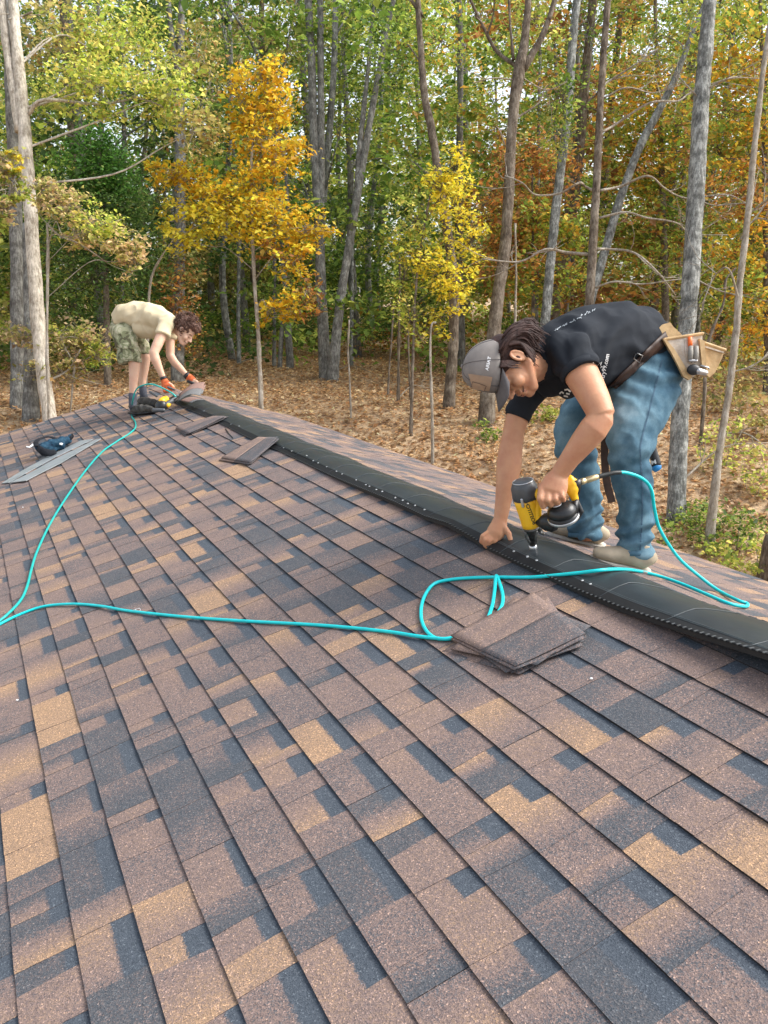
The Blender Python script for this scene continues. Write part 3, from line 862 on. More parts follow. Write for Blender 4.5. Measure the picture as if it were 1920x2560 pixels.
hero_tree('thick lichen grey trunk standing right of the tool belt', 13.0,
    [(1775, 0, 42), (1762, 150, 47), (1750, 300, 52), (1742, 450, 53), (1733, 600, 54), (1722, 760, 55), (1710, 900, 55), (1697, 1100, 56), (1690, 1290, 60)], B_BIGG,
    limbs=[[(1755, 230, 6), (1800, 215, 5), (1860, 180, 4)], [(1730, 480, 5), (1790, 500, 4), (1850, 520, 3)], [(1725, 690, 6), (1790, 720, 5), (1860, 740, 3)], [(1752, 250, 5), (1715, 225, 4), (1700, 160, 3)]],
    seed=24, bare=1)
hero_tree('thin pale crooked trunk at the right edge', 12.0,
    [(1905, 200, 18), (1885, 380, 20), (1868, 560, 20), (1850, 700, 22), (1838, 850, 22), (1822, 980, 22), (1800, 1120, 24), (1782, 1272, 30)], B_TWIG,
    limbs=[[(1868, 540, 8), (1890, 520, 7), (1918, 500, 5)], [(1850, 600, 6), (1890, 545, 6), (1920, 560, 4)], [(1830, 930, 6), (1880, 915, 5), (1930, 880, 4)], [(1850, 760, 7), (1810, 680, 6), (1790, 690, 4), (1760, 760, 4)]],
    seed=25, bare=2)
hero_tree('orange and rust leaved tree filling the upper right', 22,
    [(1640, 100, 12), (1650, 300, 16), (1660, 600, 22), (1665, 900, 26)], B_BRWN,
    crown=[(1600, 230, 90, 50, 520, 'amber', -1), (1680, 330, 110, 60, 800, 'mix'), (1600, 330, 90, 60, 600, 'mix'), (1590, 420, 80, 60, 620, 'amber'), (1700, 430, 100, 60, 700, 'mix'),
           (1650, 540, 100, 60, 700, 'green'), (1560, 560, 80, 60, 420, 'lime'), (1600, 180, 80, 60, 400, 'mix'), (1740, 150, 80, 80, 500, 'mix'), (1660, 650, 120, 60, 700, 'mix')], seed=26, leaf=.15, dens=.75)
hero_tree('orange leaved oak overhanging the right edge', 18,
    [(1900, 0, 12), (1910, 300, 16), (1915, 600, 20), (1920, 900, 24)], B_BRWN,
    crown=[(1850, 60, 90, 70, 600, 'mix'), (1860, 170, 80, 60, 600, 'amber'), (1840, 280, 80, 60, 480, 'mix'), (1870, 390, 80, 70, 600, 'amber'), (1850, 480, 80, 50, 500, 'rust'),
           (1880, 600, 80, 70, 600, 'amber'), (1850, 700, 90, 60, 500, 'mix'), (1900, 800, 70, 60, 500, 'amber'), (1800, 380, 50, 40, 200, 'mix')], seed=27, leaf=.14, dens=.75)
hero_tree('rust leaved young oak between the two trunks right of centre', 20,
    [(1330, 430, 6), (1332, 600, 8), (1335, 980, 12)], B_BRWN,
    crown=[(1330, 400, 80, 50, 480, 'rust'), (1380, 460, 60, 60, 420, 'rust'), (1290, 560, 60, 60, 420, 'rust'), (1340, 560, 80, 50, 500, 'mix'), (1300, 650, 90, 50, 520, 'rust'), (1420, 600, 60, 60, 420, 'mix'),
           (1240, 520, 50, 50, 300, 'rust'), (1350, 700, 90, 50, 450, 'mix'), (1250, 620, 40, 40, 220, 'rust')], top=0, seed=28, leaf=.14)
hero_tree('bright green cedar behind the pale trunk on the left', 20,
    [(250, 380, 8), (262, 600, 16), (270, 950, 24)], B_BRWN,
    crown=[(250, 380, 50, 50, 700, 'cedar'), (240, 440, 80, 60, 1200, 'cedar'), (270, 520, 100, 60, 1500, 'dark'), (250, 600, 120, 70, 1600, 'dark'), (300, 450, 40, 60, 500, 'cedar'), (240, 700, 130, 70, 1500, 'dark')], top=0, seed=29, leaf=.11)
hero_tree('low branch of cream and yellow leaves hanging out from the pale trunk', 13.8,
    [(118, 560, 8), (120, 620, 9), (118, 900, 10)], B_TWIG, top=0, name='sapling', cat='sapling',
    limbs=[[(118, 560, 7), (150, 590, 6), (210, 620, 5), (260, 650, 3)]],
    crown=[(130, 490, 50, 26, 160, 'pale'), (180, 520, 60, 30, 240, 'pale'), (240, 560, 60, 34, 300, 'lime'), (290, 610, 50, 34, 260, 'pale'), (325, 650, 32, 34, 170, 'pale'), (200, 590, 50, 26, 140, 'pale'), (110, 470, 30, 30, 80, 'pale')],
    seed=30, leaf=.10)
hero_tree('spray of yellow and pink leaves poking in at the left edge', 12.5,
    [(-20, 430, 6), (-24, 700, 9), (-28, 1100, 12)], B_TWIG, top=0, name='sapling', cat='sapling',
    crown=[(15, 420, 36, 30, 150, 'pale'), (30, 470, 34, 30, 130, 'lime'), (10, 520, 30, 26, 90, 'pale'), (40, 410, 20, 24, 60, 'yellow')], seed=31, leaf=.10)
hero_tree('pale leaved shrub behind the left trunks, beside the roofer in shorts', 15.5,
    [(190, 880, 5), (180, 980, 7), (175, 1050, 9)], B_TWIG, top=0, name='shrub', cat='shrub',
    crown=[(150, 840, 50, 26, 200, 'lime'), (215, 850, 60, 30, 260, 'pale'), (160, 890, 70, 30, 260, 'pale'), (240, 890, 40, 26, 160, 'lime'), (60, 840, 50, 20, 150, 'pale'), (130, 930, 60, 26, 160, 'olive'), (20, 830, 30, 20, 80, 'pale')], seed=32, leaf=.10)
# ------------------------------------------------------------------ saplings and slim stems
SAP = [
 ('thin pale bare sapling between the orange oak and the double trunk', 17, [(873, 800, 5), (870, 880, 6), (874, 948, 7)], B_TWIG),
 ('bare broken topped sapling left of the cap', 15, [(1090, 806, 5), (1078, 816, 6), (1076, 900, 7), (1080, 1022, 9)], B_TWIG),
 ('slim pale stem rising just above the cap', 17, [(1288, 560, 6), (1290, 680, 7), (1288, 800, 8), (1288, 960, 9)], B_TWIG),
 ('slim brown stem left of the yellow leaves', 18, [(1000, 640, 7), (998, 800, 8), (996, 945, 9)], B_BRWN),
 ('dark slim stem with side shoots left of the yellow leaves', 19, [(985, 760, 5), (978, 860, 6), (972, 940, 7)], B_BRWN),
 ('reddish slim stem behind the broken sapling', 18.5, [(1020, 820, 6), (1022, 900, 7), (1026, 985, 9)], B_BRWN),
 ('pale dead pole in the left middle of the wood', 25, [(597, 560, 10), (597, 700, 12), (596, 800, 13)], B_BIGG),
 ('curved sapling rising over the back of the roofer in shorts', 17, [(440, 590, 4), (405, 640, 6), (380, 690, 7), (372, 760, 8), (366, 960, 9)], B_TWIG),
 ('short dark trunk behind the orange oak', 24, [(700, 480, 16), (708, 640, 18), (722, 850, 22)], B_GREY),
 ('thin trunk left of the double trunk', 26, [(880, 560, 9), (880, 700, 11), (878, 850, 13)], B_BIGG),
 ('slim straight trunk at the top between the forked trunk and the mottled trunk', 24, [(1345, 0, 8), (1350, 120, 9), (1348, 260, 10), (1345, 500, 11), (1340, 900, 14)], B_GREY),
 ('slim dark trunk left of the tall smooth trunk', 25, [(1385, 60, 9), (1390, 200, 10), (1385, 420, 11), (1375, 900, 14)], B_GREY),
 ('thin grey trunk right of the mottled trunk near the top', 26, [(1480, 20, 10), (1470, 180, 11), (1440, 330, 12), (1410, 900, 14)], B_GREY),
 ('dark crooked dead snag right of the tool belt', 15, [(1840, 670, 5), (1815, 700, 7), (1808, 760, 9), (1770, 860, 11), (1760, 1000, 12)], B_BRWN),
 ('grey stem at the upper left between the pale trunk and the forked trunk', 24, [(245, 0, 10), (250, 160, 12), (255, 420, 13), (262, 900, 16)], B_GREY),
 ('dark trunk in shade right of the green cedar', 25, [(300, 0, 12), (310, 300, 14), (306, 620, 15), (300, 900, 18)], B_GREY),
 ('leaning grey stem above the orange oak', 24, [(560, 0, 8), (640, 130, 10), (690, 300, 11), (720, 520, 13), (700, 900, 15)], B_GREY),
 ('thin leaning stem right of the orange oak', 25, [(740, 0, 7), (715, 140, 9), (690, 320, 10), (686, 900, 13)], B_GREY),
 ('short pale trunk seen under the chest of the near roofer', 16.5, [(1412, 1010, 26), (1412, 1060, 28)], B_GREY),
]
for i, (lb, d_, pt, mt_) in enumerate(SAP):
    hero_tree(lb, d_, pt, mt_, top=0 if pt[0][1] > 20 else 4, seed=60 + i, name='sapling' if pt[-1][2] < 12 else 'tree', cat='sapling' if pt[-1][2] < 12 else 'tree')

# ------------------------------------------------------------------ trees deeper in the wood: shared crowns, each tree its own object
def crown_variant(pal, seed, n=6200, h0=-2.4, h1=11.5, rad=3.1, leaf=.15):
    rg = np.random.default_rng(seed); AV, AC = [], []
    k = 40
    for i in range(k):
        z = rg.uniform(h0, h1); rr = rad * rg.uniform(.25, 1.0)
        a = rg.uniform(0, 6.28)
        c = (math.cos(a) * rr, math.sin(a) * rr, z)
        p_, _ = blob(rg, c, (rg.uniform(.6, 1.4), rg.uniform(.6, 1.4), rg.uniform(.3, .8)), n // k)
        v_, c_ = leaf_arrays(p_, leaf, pal, rg); AV.append(v_); AC.append(c_)
    o = leaf_mesh('crown', np.concatenate(AV), np.concatenate(AC), None, origin=(0, 0, 0))
    me = o.data; bpy.data.objects.remove(o); return me
def trunk_variant(seed, mat, r=.14):
    rg = np.random.default_rng(seed); mb = MB()
    pts = [np.array([0, 0, -.3])]
    dx = rg.normal(size=2) * .05
    for z in (2, 4, 6.5, 9, 12, 16):
        pts.append(np.array([dx[0] * z + rg.normal() * .12, dx[1] * z + rg.normal() * .12, z]))
    c = catmull(pts, 3); mb.tube(c, list(np.linspace(r * 1.15, r * .3, len(c))), n=8)
    tips = []
    for k in range(7):
        i = rg.integers(5, len(c) - 2); a = rg.uniform(0, 6.28)
        branch_tree(mb, c[i], (math.cos(a), math.sin(a), .8), rg.uniform(1, 2.4), r * .28, 1, rg, tips)
    o = mb.build('trunk', mat, None, True, origin=(0, 0, 0)); me = o.data; bpy.data.objects.remove(o); return me
CV = {p: [crown_variant(p, 200 + 10 * i + j) for j in range(2)] for i, p in enumerate(['green', 'lime', 'dark', 'mix', 'rust', 'amber', 'olive'])}
TVS = [trunk_variant(300 + i, [B_GREY, B_BRWN, B_BIGG, B_GREY][i % 4], [.13, .16, .11, .18][i % 4]) for i in range(6)]
GAPS = [(1165, 1270), (1520, 1630), (690, 770), (380, 430), (1020, 1050)]
REFS = [(90, 'the pale leaning trunk at the left edge'), (255, 'the bright green cedar'), (450, 'the ivy clad forked trunk'), (640, 'the orange oak'), (800, 'the grey double trunk'), (900, 'the leaning grey trunk'),
        (1110, 'the crooked brown trunk'), (1270, 'the forked trunk above the cap'), (1390, 'the mottled pale trunk'), (1490, 'the trunk with bare side branches'), (1600, 'the steeply leaning pale trunk'), (1740, 'the thick lichen grey trunk'), (1860, 'the thin crooked right hand trunk')]
seen_ = {}
rb_ = random.Random(21)
spots = []
tries = 0
while len(spots) < 112 and tries < 5000:
    tries += 1
    az = math.radians(rb_.uniform(-20, 72)); ds = rb_.uniform(23, 58)
    if math.degrees(az) < 0 or math.degrees(az) > 52:
        if rb_.random() < .5: continue
    x = CAMP[0] + math.sin(az) * ds; y = CAMP[1] + math.cos(az) * ds
    if any(math.hypot(x - a, y - b) < 2.0 for a, b, _, _ in spots): continue
    spots.append((x, y, math.degrees(az), ds))
for x, y, az, ds in spots:
    if az < 14: pal = rb_.choice(['green', 'lime', 'dark', 'green', 'olive', 'lime'])
    elif az < 27: pal = rb_.choice(['green', 'lime', 'green', 'dark', 'olive', 'green'])
    elif az < 35: pal = rb_.choice(['lime', 'mix', 'green', 'rust', 'olive'])
    else: pal = rb_.choice(['mix', 'rust', 'amber', 'lime', 'lime', 'mix', 'green', 'green'])
    lab = {'green': 'green leaved tree among the trunks deep in the wood', 'lime': 'yellow green leaved tree deep in the wood', 'dark': 'dark green tree deep in the wood',
           'mix': 'half turned green and orange tree deep in the wood on the right', 'rust': 'rusty brown leaved tree deep in the wood', 'amber': 'amber leaved tree deep in the wood on the right', 'olive': 'thin dull olive leaved tree deep in the wood'}[pal]
    fw = float(np.dot(np.array([x, y, 1.0]) - CAMP, FWD)); tpx = project_px(np.array([x, y, 2.0]))[0] if fw > 1 else -999
    col_ = {'green': 'green leaved', 'lime': 'yellow green', 'dark': 'dark green', 'mix': 'half turned', 'rust': 'rusty brown', 'amber': 'amber leaved', 'olive': 'thin olive'}[pal]
    if tpx < -60: base_ = col_ + ' tree deep in the wood past the left trunks'
    elif tpx > 1980: base_ = col_ + ' tree deep in the wood past the right edge trunk'
    else:
        rx_, rn_ = min(REFS, key=lambda q: abs(q[0] - tpx)); rel = 'behind' if abs(rx_ - tpx) < 26 else ('left of' if tpx < rx_ else 'right of')
        base_ = col_ + ' tree far ' + rel + ' ' + rn_
    seen_.setdefault(base_, []).append(None)
    root = empty('tree', (x, y, gz(x, y)), base_, 'tree', 'trees deep in the wood'); root['ds'] = ds; seen_[base_][-1] = root
    sc_ = rb_.uniform(.85, 1.2)
    t_ = bpy.data.objects.new('trunk', rb_.choice(TVS)); COL.objects.link(t_); t_.parent = root
    t_.scale = (sc_, sc_, sc_ * 1.1)
    c_ = bpy.data.objects.new('crown', rb_.choice(CV[pal])); COL.objects.link(c_); c_.parent = root
    c_.location = (0, 0, 2.6); c_.rotation_euler = (0, 0, rb_.uniform(0, 6.28)); c_.scale = (sc_, sc_, sc_ * (.5 if any(a < tpx < b for a, b in GAPS) else 1))
for b_, rl in seen_.items():
    rl.sort(key=lambda o: o['ds'])
    if len(rl) > 1:
        for i, o in enumerate(rl): o['label'] = ('nearest ' if i == 0 else 'farthest ' if i == len(rl) - 1 else 'middle ') + b_
    for o in rl: del o['ds']
# far wood: one mass
rg = np.random.default_rng(5); AV, AC = [], []
for i in range(1500):
    az = math.radians(rg.uniform(-26, 78)); ds = rg.uniform(55, 82)
    x = CAMP[0] + math.sin(az) * ds; y = CAMP[1] + math.cos(az) * ds
    z = gz(x, y) + rg.uniform(0, 25)
    gpx, _g = project_px(np.array([x, y, z]))
    if z > 5 and any(a < gpx < b for a, b in GAPS) and rg.random() < .85: continue
    if z > 9 and rg.random() < (.6 if math.degrees(az) < 25 else .8): continue
    azd = math.degrees(az)
    pal = ['green', 'dark', 'lime', 'olive', 'dark'][rg.integers(5)] if azd < 28 else ['mix', 'olive', 'green', 'lime', 'green', 'rust'][rg.integers(6)]
    p_, _ = blob(rg, (x, y, z), (2.6, 2.6, 1.6), 150)
    v_, c_ = leaf_arrays(p_, .32, pal, rg); AV.append(v_); AC.append(c_)
tag(leaf_mesh('far_woods', np.concatenate(AV), np.concatenate(AC), origin=(0, 0, 0)), 'mass of green and turning trees at the far end of the wood', 'woods', kind='stuff')
# understory brush, waist high
AV, AC = [], []
for i in range(420):
    az = math.radians(rg.uniform(-15, 62)); ds = rg.uniform(27, 55)
    x = CAMP[0] + math.sin(az) * ds; y = CAMP[1] + math.cos(az) * ds
    azd = math.degrees(az)
    pal = ['dark', 'green', 'olive', 'lime'][rg.integers(4)] if azd < 16 else ['olive', 'rust', 'lime', 'green', 'mix'][rg.integers(5)]
    p_, _ = blob(rg, (x, y, gz(x, y) + rg.uniform(.1, 1.1)), (1.3, 1.3, .45), 60)
    v_, c_ = leaf_arrays(p_, .15, pal, rg); AV.append(v_); AC.append(c_)
tag(leaf_mesh('undergrowth', np.concatenate(AV), np.concatenate(AC), origin=(0, 0, 0)), 'low brown and green brush under the trees', 'undergrowth', kind='stuff')
# fallen leaves on the floor
n = 150000
az = np.radians(rg.uniform(-8, 62, n)); ds = 6.5 + 27 * rg.random(n) ** 0.75
xs_ = CAMP[0] + np.sin(az) * ds; ys_ = CAMP[1] + np.cos(az) * ds
keep = ~((xs_ < SB + .1) & (ys_ < Y1 + .1))
xs_, ys_ = xs_[keep], ys_[keep]
zs_ = np.array([gz(a, b) for a, b in zip(xs_, ys_)]) + rg.uniform(.01, .07, len(xs_))
v_, c_ = leaf_arrays(np.stack([xs_, ys_, zs_], 1), .07, 'litter', rg, updir=1.2, aspect=.75)
tag(leaf_mesh('fallen_leaves', v_, c_, origin=(0, 0, 0)), 'brown and tan fallen leaves covering the forest floor', 'leaves', kind='stuff')
# weeds and bushes close behind the roof on the right
def bush(label, spots_, pal, leaf=.07, d_off=0, cat='shrub', name='shrub', seed=1, group=None):
    rg = np.random.default_rng(seed); AV, AC = [], []; mb = MB(); base = None
    for px, py, rx, ry, n in spots_:
        g = groundpt(px, py + ry)
        dd = depth_of(g); k = dd / FPX; c = g + np.array([0, 0, ry * k])
        if base is None: base = g
        p_, hubs = blob(rg, c, (rx * k, rx * k, ry * k), n)
        v_, c_ = leaf_arrays(p_, leaf, pal, rg); AV.append(v_); AC.append(c_)
        for h_ in hubs[::5]:
            f = np.array([c[0] + (h_[0] - c[0]) * .4, c[1] + (h_[1] - c[1]) * .4, g[2] - .05])
            mb.tube([f, (f + h_) / 2 + rg.normal(size=3) * .05, h_], [.007, .005, .003], n=4, cap=False)
    r_ = empty(name, base, label, cat, group)
    leaf_mesh('foliage', np.concatenate(AV), np.concatenate(AC), r_, origin=base)
    mb.build('stems', B_TWIG, r_)
bush('green weedy bush just beyond the roof edge at the lower right', [(1760, 1290, 70, 40, 700), (1840, 1330, 70, 50, 700), (1700, 1330, 50, 40, 300)], 'green', .055, seed=3)
bush('yellowing weeds at the lower right corner beyond the roof', [(1890, 1400, 60, 50, 500), (1800, 1380, 50, 30, 300)], 'lime', .055, seed=4)
bush('olive shrub behind the thin pale trunk on the right', [(1840, 960, 80, 70, 700), (1900, 1040, 50, 60, 400), (1770, 900, 50, 50, 300)], 'olive', .08, seed=5)
bush('small green plant under the near roofer chest', [(1375, 1040, 40, 20, 240)], 'lime', .07, seed=6)
bush('small green weed tuft left of the cap', [(1235, 1075, 40, 30, 260)], 'green', .06, seed=7)
bush('dry grey brush heap on the leaves behind the near roofer arm', [(1225, 1130, 50, 28, 240), (1170, 1100, 40, 20, 120)], 'litter', .05, seed=8)
bush('yellow green shrub right of the thick grey trunk', [(1800, 1110, 60, 60, 380), (1880, 1180, 50, 60, 340)], 'lime', .06, seed=9)
bush('leafy evergreen scrub in shade behind the roofer in shorts', [(330, 700, 110, 60, 1200), (560, 760, 90, 70, 900), (200, 760, 90, 70, 900)], 'dark', .12, seed=10)
bush('yellow green bush in the middle distance right of the roofer in shorts', [(560, 700, 70, 50, 700), (600, 820, 60, 40, 300)], 'lime', .1, seed=12)
bush('low rusty brush in front of the far trunks near the centre', [(960, 860, 110, 40, 700), (760, 840, 80, 30, 400)], 'rust', .08, seed=13)
# sticks on the ground
def stick(label, pts, w):
    q = [groundpt(a, b) + np.array([0, 0, .05 + .12 * c]) for a, b, c in pts]
    mb = MB(); cc = catmull(q, 4); rr = list(np.linspace(w, w * .4, len(cc))); mb.tube(cc, rr, n=6)
    rg = np.random.default_rng(int(pts[0][0])); tips = []
    for k in range(3):
        i = rg.integers(2, len(cc) - 2); branch_tree(mb, cc[i], (cc[i + 1] - cc[i]) / np.linalg.norm(cc[i + 1] - cc[i]) + rg.normal(size=3) * .5, rg.uniform(.3, .7), w * .5, 1, rg, tips)
    tag(mb.build('fallen_branch', B_TWIG), label, 'branch')
stick('long fallen branch on the leaves behind the orange oak', [(590, 915, 0), (640, 908, 1), (700, 915, 0)], .02)
stick('fallen branch arching over the leaves left of the cap', [(990, 1008, 0), (1030, 998, 2), (1075, 990, 1)], .014)
stick('grey fallen branch at the right between the trunks', [(1700, 1230, 1), (1800, 1180, 3), (1915, 1150, 2)], .02)
stick('upper grey fallen branch at the right edge', [(1760, 1140, 2), (1850, 1160, 4), (1930, 1200, 3)], .018)
stick('short branch lying near the double trunk', [(830, 935, 0), (880, 928, 1), (935, 940, 0)], .016)
mb = MB(); g = groundpt(1912, 1480)
mb.lathe(g + (0, 0, -.3), g + (0.05, 0, .75), [(0, .16), (.5, .13), (.9, .12), (1, .10)], n=12)
tag(mb.build('stump', B_BRWN), 'dark broken stump at the right edge beyond the roof', 'stump')

# ================================================================== PEOPLE helpers
def cw(*v):
    q = W2C @ np.array(v, float); return q / np.linalg.norm(q)
def S(px, py, d, rin, rdep):            # a loft section given in picture units at depth d
    return (P(px, py, d), rin * d / FPX, rdep * d / FPX)
def bvh_of(objs):
    Vv, Ff = [], []
    for o in objs:
        wl_ = np.array(world_loc(o)); n0 = len(Vv)
        Vv += [tuple(np.array(v.co[:]) + wl_) for v in o.data.vertices]
        Ff += [tuple(i + n0 for i in p.vertices) for p in o.data.polygons]
    return BVHTree.FromPolygons(Vv, Ff)
def hit(bvh, px, py, off=0.0015, maxd=20):
    r = ray(px, py); r = r / np.linalg.norm(r)
    loc, nrm, i, d_ = bvh.ray_cast(Vector(CAMP), Vector(r), maxd)
    if loc is None: return None
    nn = np.array(nrm)
    if np.dot(nn, r) > 0: nn = -nn
    return np.array(loc) + nn * off
def decal_grid(bvh, quad, nu, nv, name, mat, parent, off=0.0015):
    """a thin patch sewn onto a surface: four picture corners, refined on the surface"""
    q = [np.array(c, float) for c in quad]; V = []; ok = True
    for j in range(nv + 1):
        for i in range(nu + 1):
            a, b = i / nu, j / nv
            c = (q[0] * (1 - a) + q[1] * a) * (1 - b) + (q[3] * (1 - a) + q[2] * a) * b
            h = hit(bvh, c[0], c[1], off)
            V.append(h)
    F = []
    for j in range(nv):
        for i in range(nu):
            f = (j * (nu + 1) + i, j * (nu + 1) + i + 1, (j + 1) * (nu + 1) + i + 1, (j + 1) * (nu + 1) + i)
            if all(V[k] is not None for k in f): F.append(f)
    good = [v if v is not None else np.zeros(3) for v in V]
    used = sorted({i for f in F for i in f}); mp = {k: i for i, k in enumerate(used)}
    if not used: return None
    return mesh_np(name, [good[k] for k in used], [tuple(mp[i] for i in f) for f in F], mat, parent, True, origin=good[used[0]])
def text_decal(bvh, s, start, end, height, name, mat, parent, off=0.0018, bold=0.0, flip=1):
    cu = bpy.data.curves.new('t', 'FONT'); cu.body = s; cu.size = 1.0; cu.offset = bold; cu.resolution_u = 3
    to = bpy.data.objects.new('t', cu); COL.objects.link(to); bpy.context.view_layer.update()
    me = bpy.data.meshes.new_from_object(to.evaluated_get(bpy.context.evaluated_depsgraph_get()))
    vs = np.array([v.co[:] for v in me.vertices]); fs = [tuple(p.vertices) for p in me.polygons]
    bpy.data.objects.remove(to); bpy.data.curves.remove(cu); bpy.data.meshes.remove(me)
    w = vs[:, 0].max(); st = np.array(start, float); en = np.array(end, float); dx = en - st; ln = np.linalg.norm(dx); dx /= ln
    up = np.array([dx[1], -dx[0]]) * flip
    V = []
    for x, y, _ in vs:
        c = st + dx * (x / w * ln) + up * (y / 0.7 * height)
        V.append(hit(bvh, c[0], c[1], off))
    F = [f for f in fs if all(V[i] is not None for i in f)]
    if not F: return None
    used = sorted({i for f in F for i in f}); mp = {k: i for i, k in enumerate(used)}
    return mesh_np(name, [V[k] for k in used], [tuple(mp[i] for i in f) for f in F], mat, parent, False, origin=V[used[0]])
def stroke_decal(bvh, strokes, w, name, mat, parent, off=0.0018):
    V, F = [], []
    for st in strokes:
        pr = None
        for k in range(len(st)):
            a = np.array(st[max(0, k - 1)], float); b = np.array(st[min(len(st) - 1, k + 1)], float)
            t = b - a; t /= max(1e-6, np.linalg.norm(t)); nrm = np.array([-t[1], t[0]]) * w / 2
            c = np.array(st[k], float); h1 = hit(bvh, *(c + nrm), off); h2 = hit(bvh, *(c - nrm), off)
            if h1 is None or h2 is None: pr = None; continue
            i = len(V); V += [h1, h2]
            if pr is not None: F.append((pr, pr + 1, i + 1, i))
            pr = i
    if not F: return None
    return mesh_np(name, V, F, mat, parent, False, origin=V[0])
def skin_mat(name, c, red):
    mt = mat_noise(name, [(0.3, red), (0.6, c)], scale=16, rough=0.5, bump=0.35, bscale=120, dist=0.002, detail=9, spec=0.4)
    b = mt.node_tree.nodes['Principled BSDF']; b.inputs['Subsurface Weight'].default_value = 0.15
    b.inputs['Subsurface Radius'].default_value = (1, .35, .2); b.inputs['Subsurface Scale'].default_value = 0.008
    return mt
M_SKIN1 = skin_mat('skin_tanned', (0.53, 0.275, 0.155), (0.46, 0.205, 0.115))
M_SKIN2 = skin_mat('skin_fair', (0.62, 0.40, 0.28), (0.58, 0.33, 0.23))
def cloth_mat(name, stops, scale, weave=900, rough=0.9, stretch=(1, 1, 1)):
    return mat_noise(name, stops, scale=scale, rough=rough, bump=0.25, bscale=weave, stretch=stretch, dist=0.001, spec=0.2, detail=8)
M_SHIRT = cloth_mat('black_cotton', [(.3, (0.011, 0.014, 0.019)), (.7, (0.024, 0.028, 0.035))], 5)
def denim_material():
    mt, nt, bs = new_mat('washed_denim'); L = nt.links.new
    g = nt.nodes.new('ShaderNodeNewGeometry')
    n = nt.nodes.new('ShaderNodeTexNoise'); n.inputs['Scale'].default_value = 4.5; n.inputs['Detail'].default_value = 7; n.inputs['Roughness'].default_value = .65
    L(g.outputs['Position'], n.inputs['Vector'])
    at = nt.nodes.new('ShaderNodeAttribute'); at.attribute_name = 'wear'
    ad = nt.nodes.new('ShaderNodeMath'); ad.operation = 'ADD'; L(n.outputs['Fac'], ad.inputs[0]); L(at.outputs['Fac'], ad.inputs[1])
    r = ramp(nt, [(.3, (.026, .060, .095)), (.48, (.062, .130, .18)), (.68, (.155, .26, .315)), (.95, (.36, .45, .48))]); L(ad.outputs[0], r.inputs[0])
    n3 = nt.nodes.new('ShaderNodeTexNoise'); n3.inputs['Scale'].default_value = 700; L(g.outputs['Position'], n3.inputs['Vector'])
    mx = nt.nodes.new('ShaderNodeMix'); mx.data_type = 'RGBA'; mx.blend_type = 'MULTIPLY'; mx.inputs['Factor'].default_value = .5
    r3 = ramp(nt, [(.3, (.6, .65, .7)), (.7, (1.25, 1.22, 1.2))]); L(n3.outputs['Fac'], r3.inputs[0])
    L(r.outputs[0], mx.inputs['A']); L(r3.outputs[0], mx.inputs['B']); L(mx.outputs['Result'], bs.inputs['Base Color'])
    bs.inputs['Roughness'].default_value = .9; bs.inputs['Specular IOR Level'].default_value = .2
    b = nt.nodes.new('ShaderNodeBump'); b.inputs['Strength'].default_value = .4; b.inputs['Distance'].default_value = .001
    L(n3.outputs['Fac'], b.inputs['Height']); L(b.outputs[0], bs.inputs['Normal'])
    return mt
M_DENIM = denim_material()
M_BOOT = cloth_mat('suede_boot', [(.3, (.34, .275, .19)), (.7, (.52, .43, .31))], 14, 200)
M_SOLE = flat('boot_sole', (.55, .51, .44), rough=.9)
M_HAIR = mat_noise('dark_brown_hair', [(.3, (.020, .010, .008)), (.7, (.062, .030, .024))], scale=60, rough=.6, bump=.5, bscale=250, stretch=(1, 1, 1), dist=.004, spec=.25)
M_CURL = mat_noise('auburn_curls', [(.3, (.05, .026, .018)), (.7, (.17, .088, .062))], scale=50, rough=.55, bump=.3, bscale=200, dist=.003)
M_CAP = cloth_mat('washed_grey_cap', [(.3, (.17, .155, .145)), (.7, (.27, .245, .225))], 14)
M_BRIM = cloth_mat('cap_brim', [(.3, (.085, .08, .08)), (.7, (.13, .12, .12))], 14)
M_PATCH = flat('tan_patch', (.36, .25, .17), rough=.8)
M_PATCHL = flat('patch_line', (.16, .11, .08), rough=.8)
M_WHITE = flat('white_print', (.75, .76, .76), rough=.7, var=.08)
M_DARK = flat('dark_line', (.05, .018, .014), rough=.8)
M_LIP = flat('lip', (.42, .15, .11), rough=.45)
M_LEATH = mat_noise('tan_leather', [(.3, (.40, .25, .11)), (.6, (.62, .43, .22))], scale=22, rough=.6, bump=.35, bscale=80, dist=.004)
M_LEATHW = mat_noise('scuffed_leather', [(.3, (.36, .27, .19)), (.5, (.52, .44, .35)), (.7, (.68, .62, .54))], scale=26, rough=.75, bump=.4, bscale=90, dist=.004)
M_STRAP = mat_noise('dark_leather_strap', [(.3, (.022, .013, .010)), (.7, (.06, .032, .022))], scale=20, rough=.5, bump=.2, bscale=90, dist=.002)

def set_wear(o, fn):
    W = np.array([v.co[:] for v in o.data.vertices]) + np.array(world_loc(o))
    a = o.data.attributes.new('wear', 'FLOAT', 'POINT'); a.data.foreach_set('value', fn(W).astype(np.float32))

# ================================================================== NEAR ROOFER
p1o = Vector(P(1540, 1405, 3.65)); p1o.z = -0.1
person1 = empty('person', p1o, 'roofer in black t-shirt, jeans and grey cap bending to nail the ridge vent', 'person')

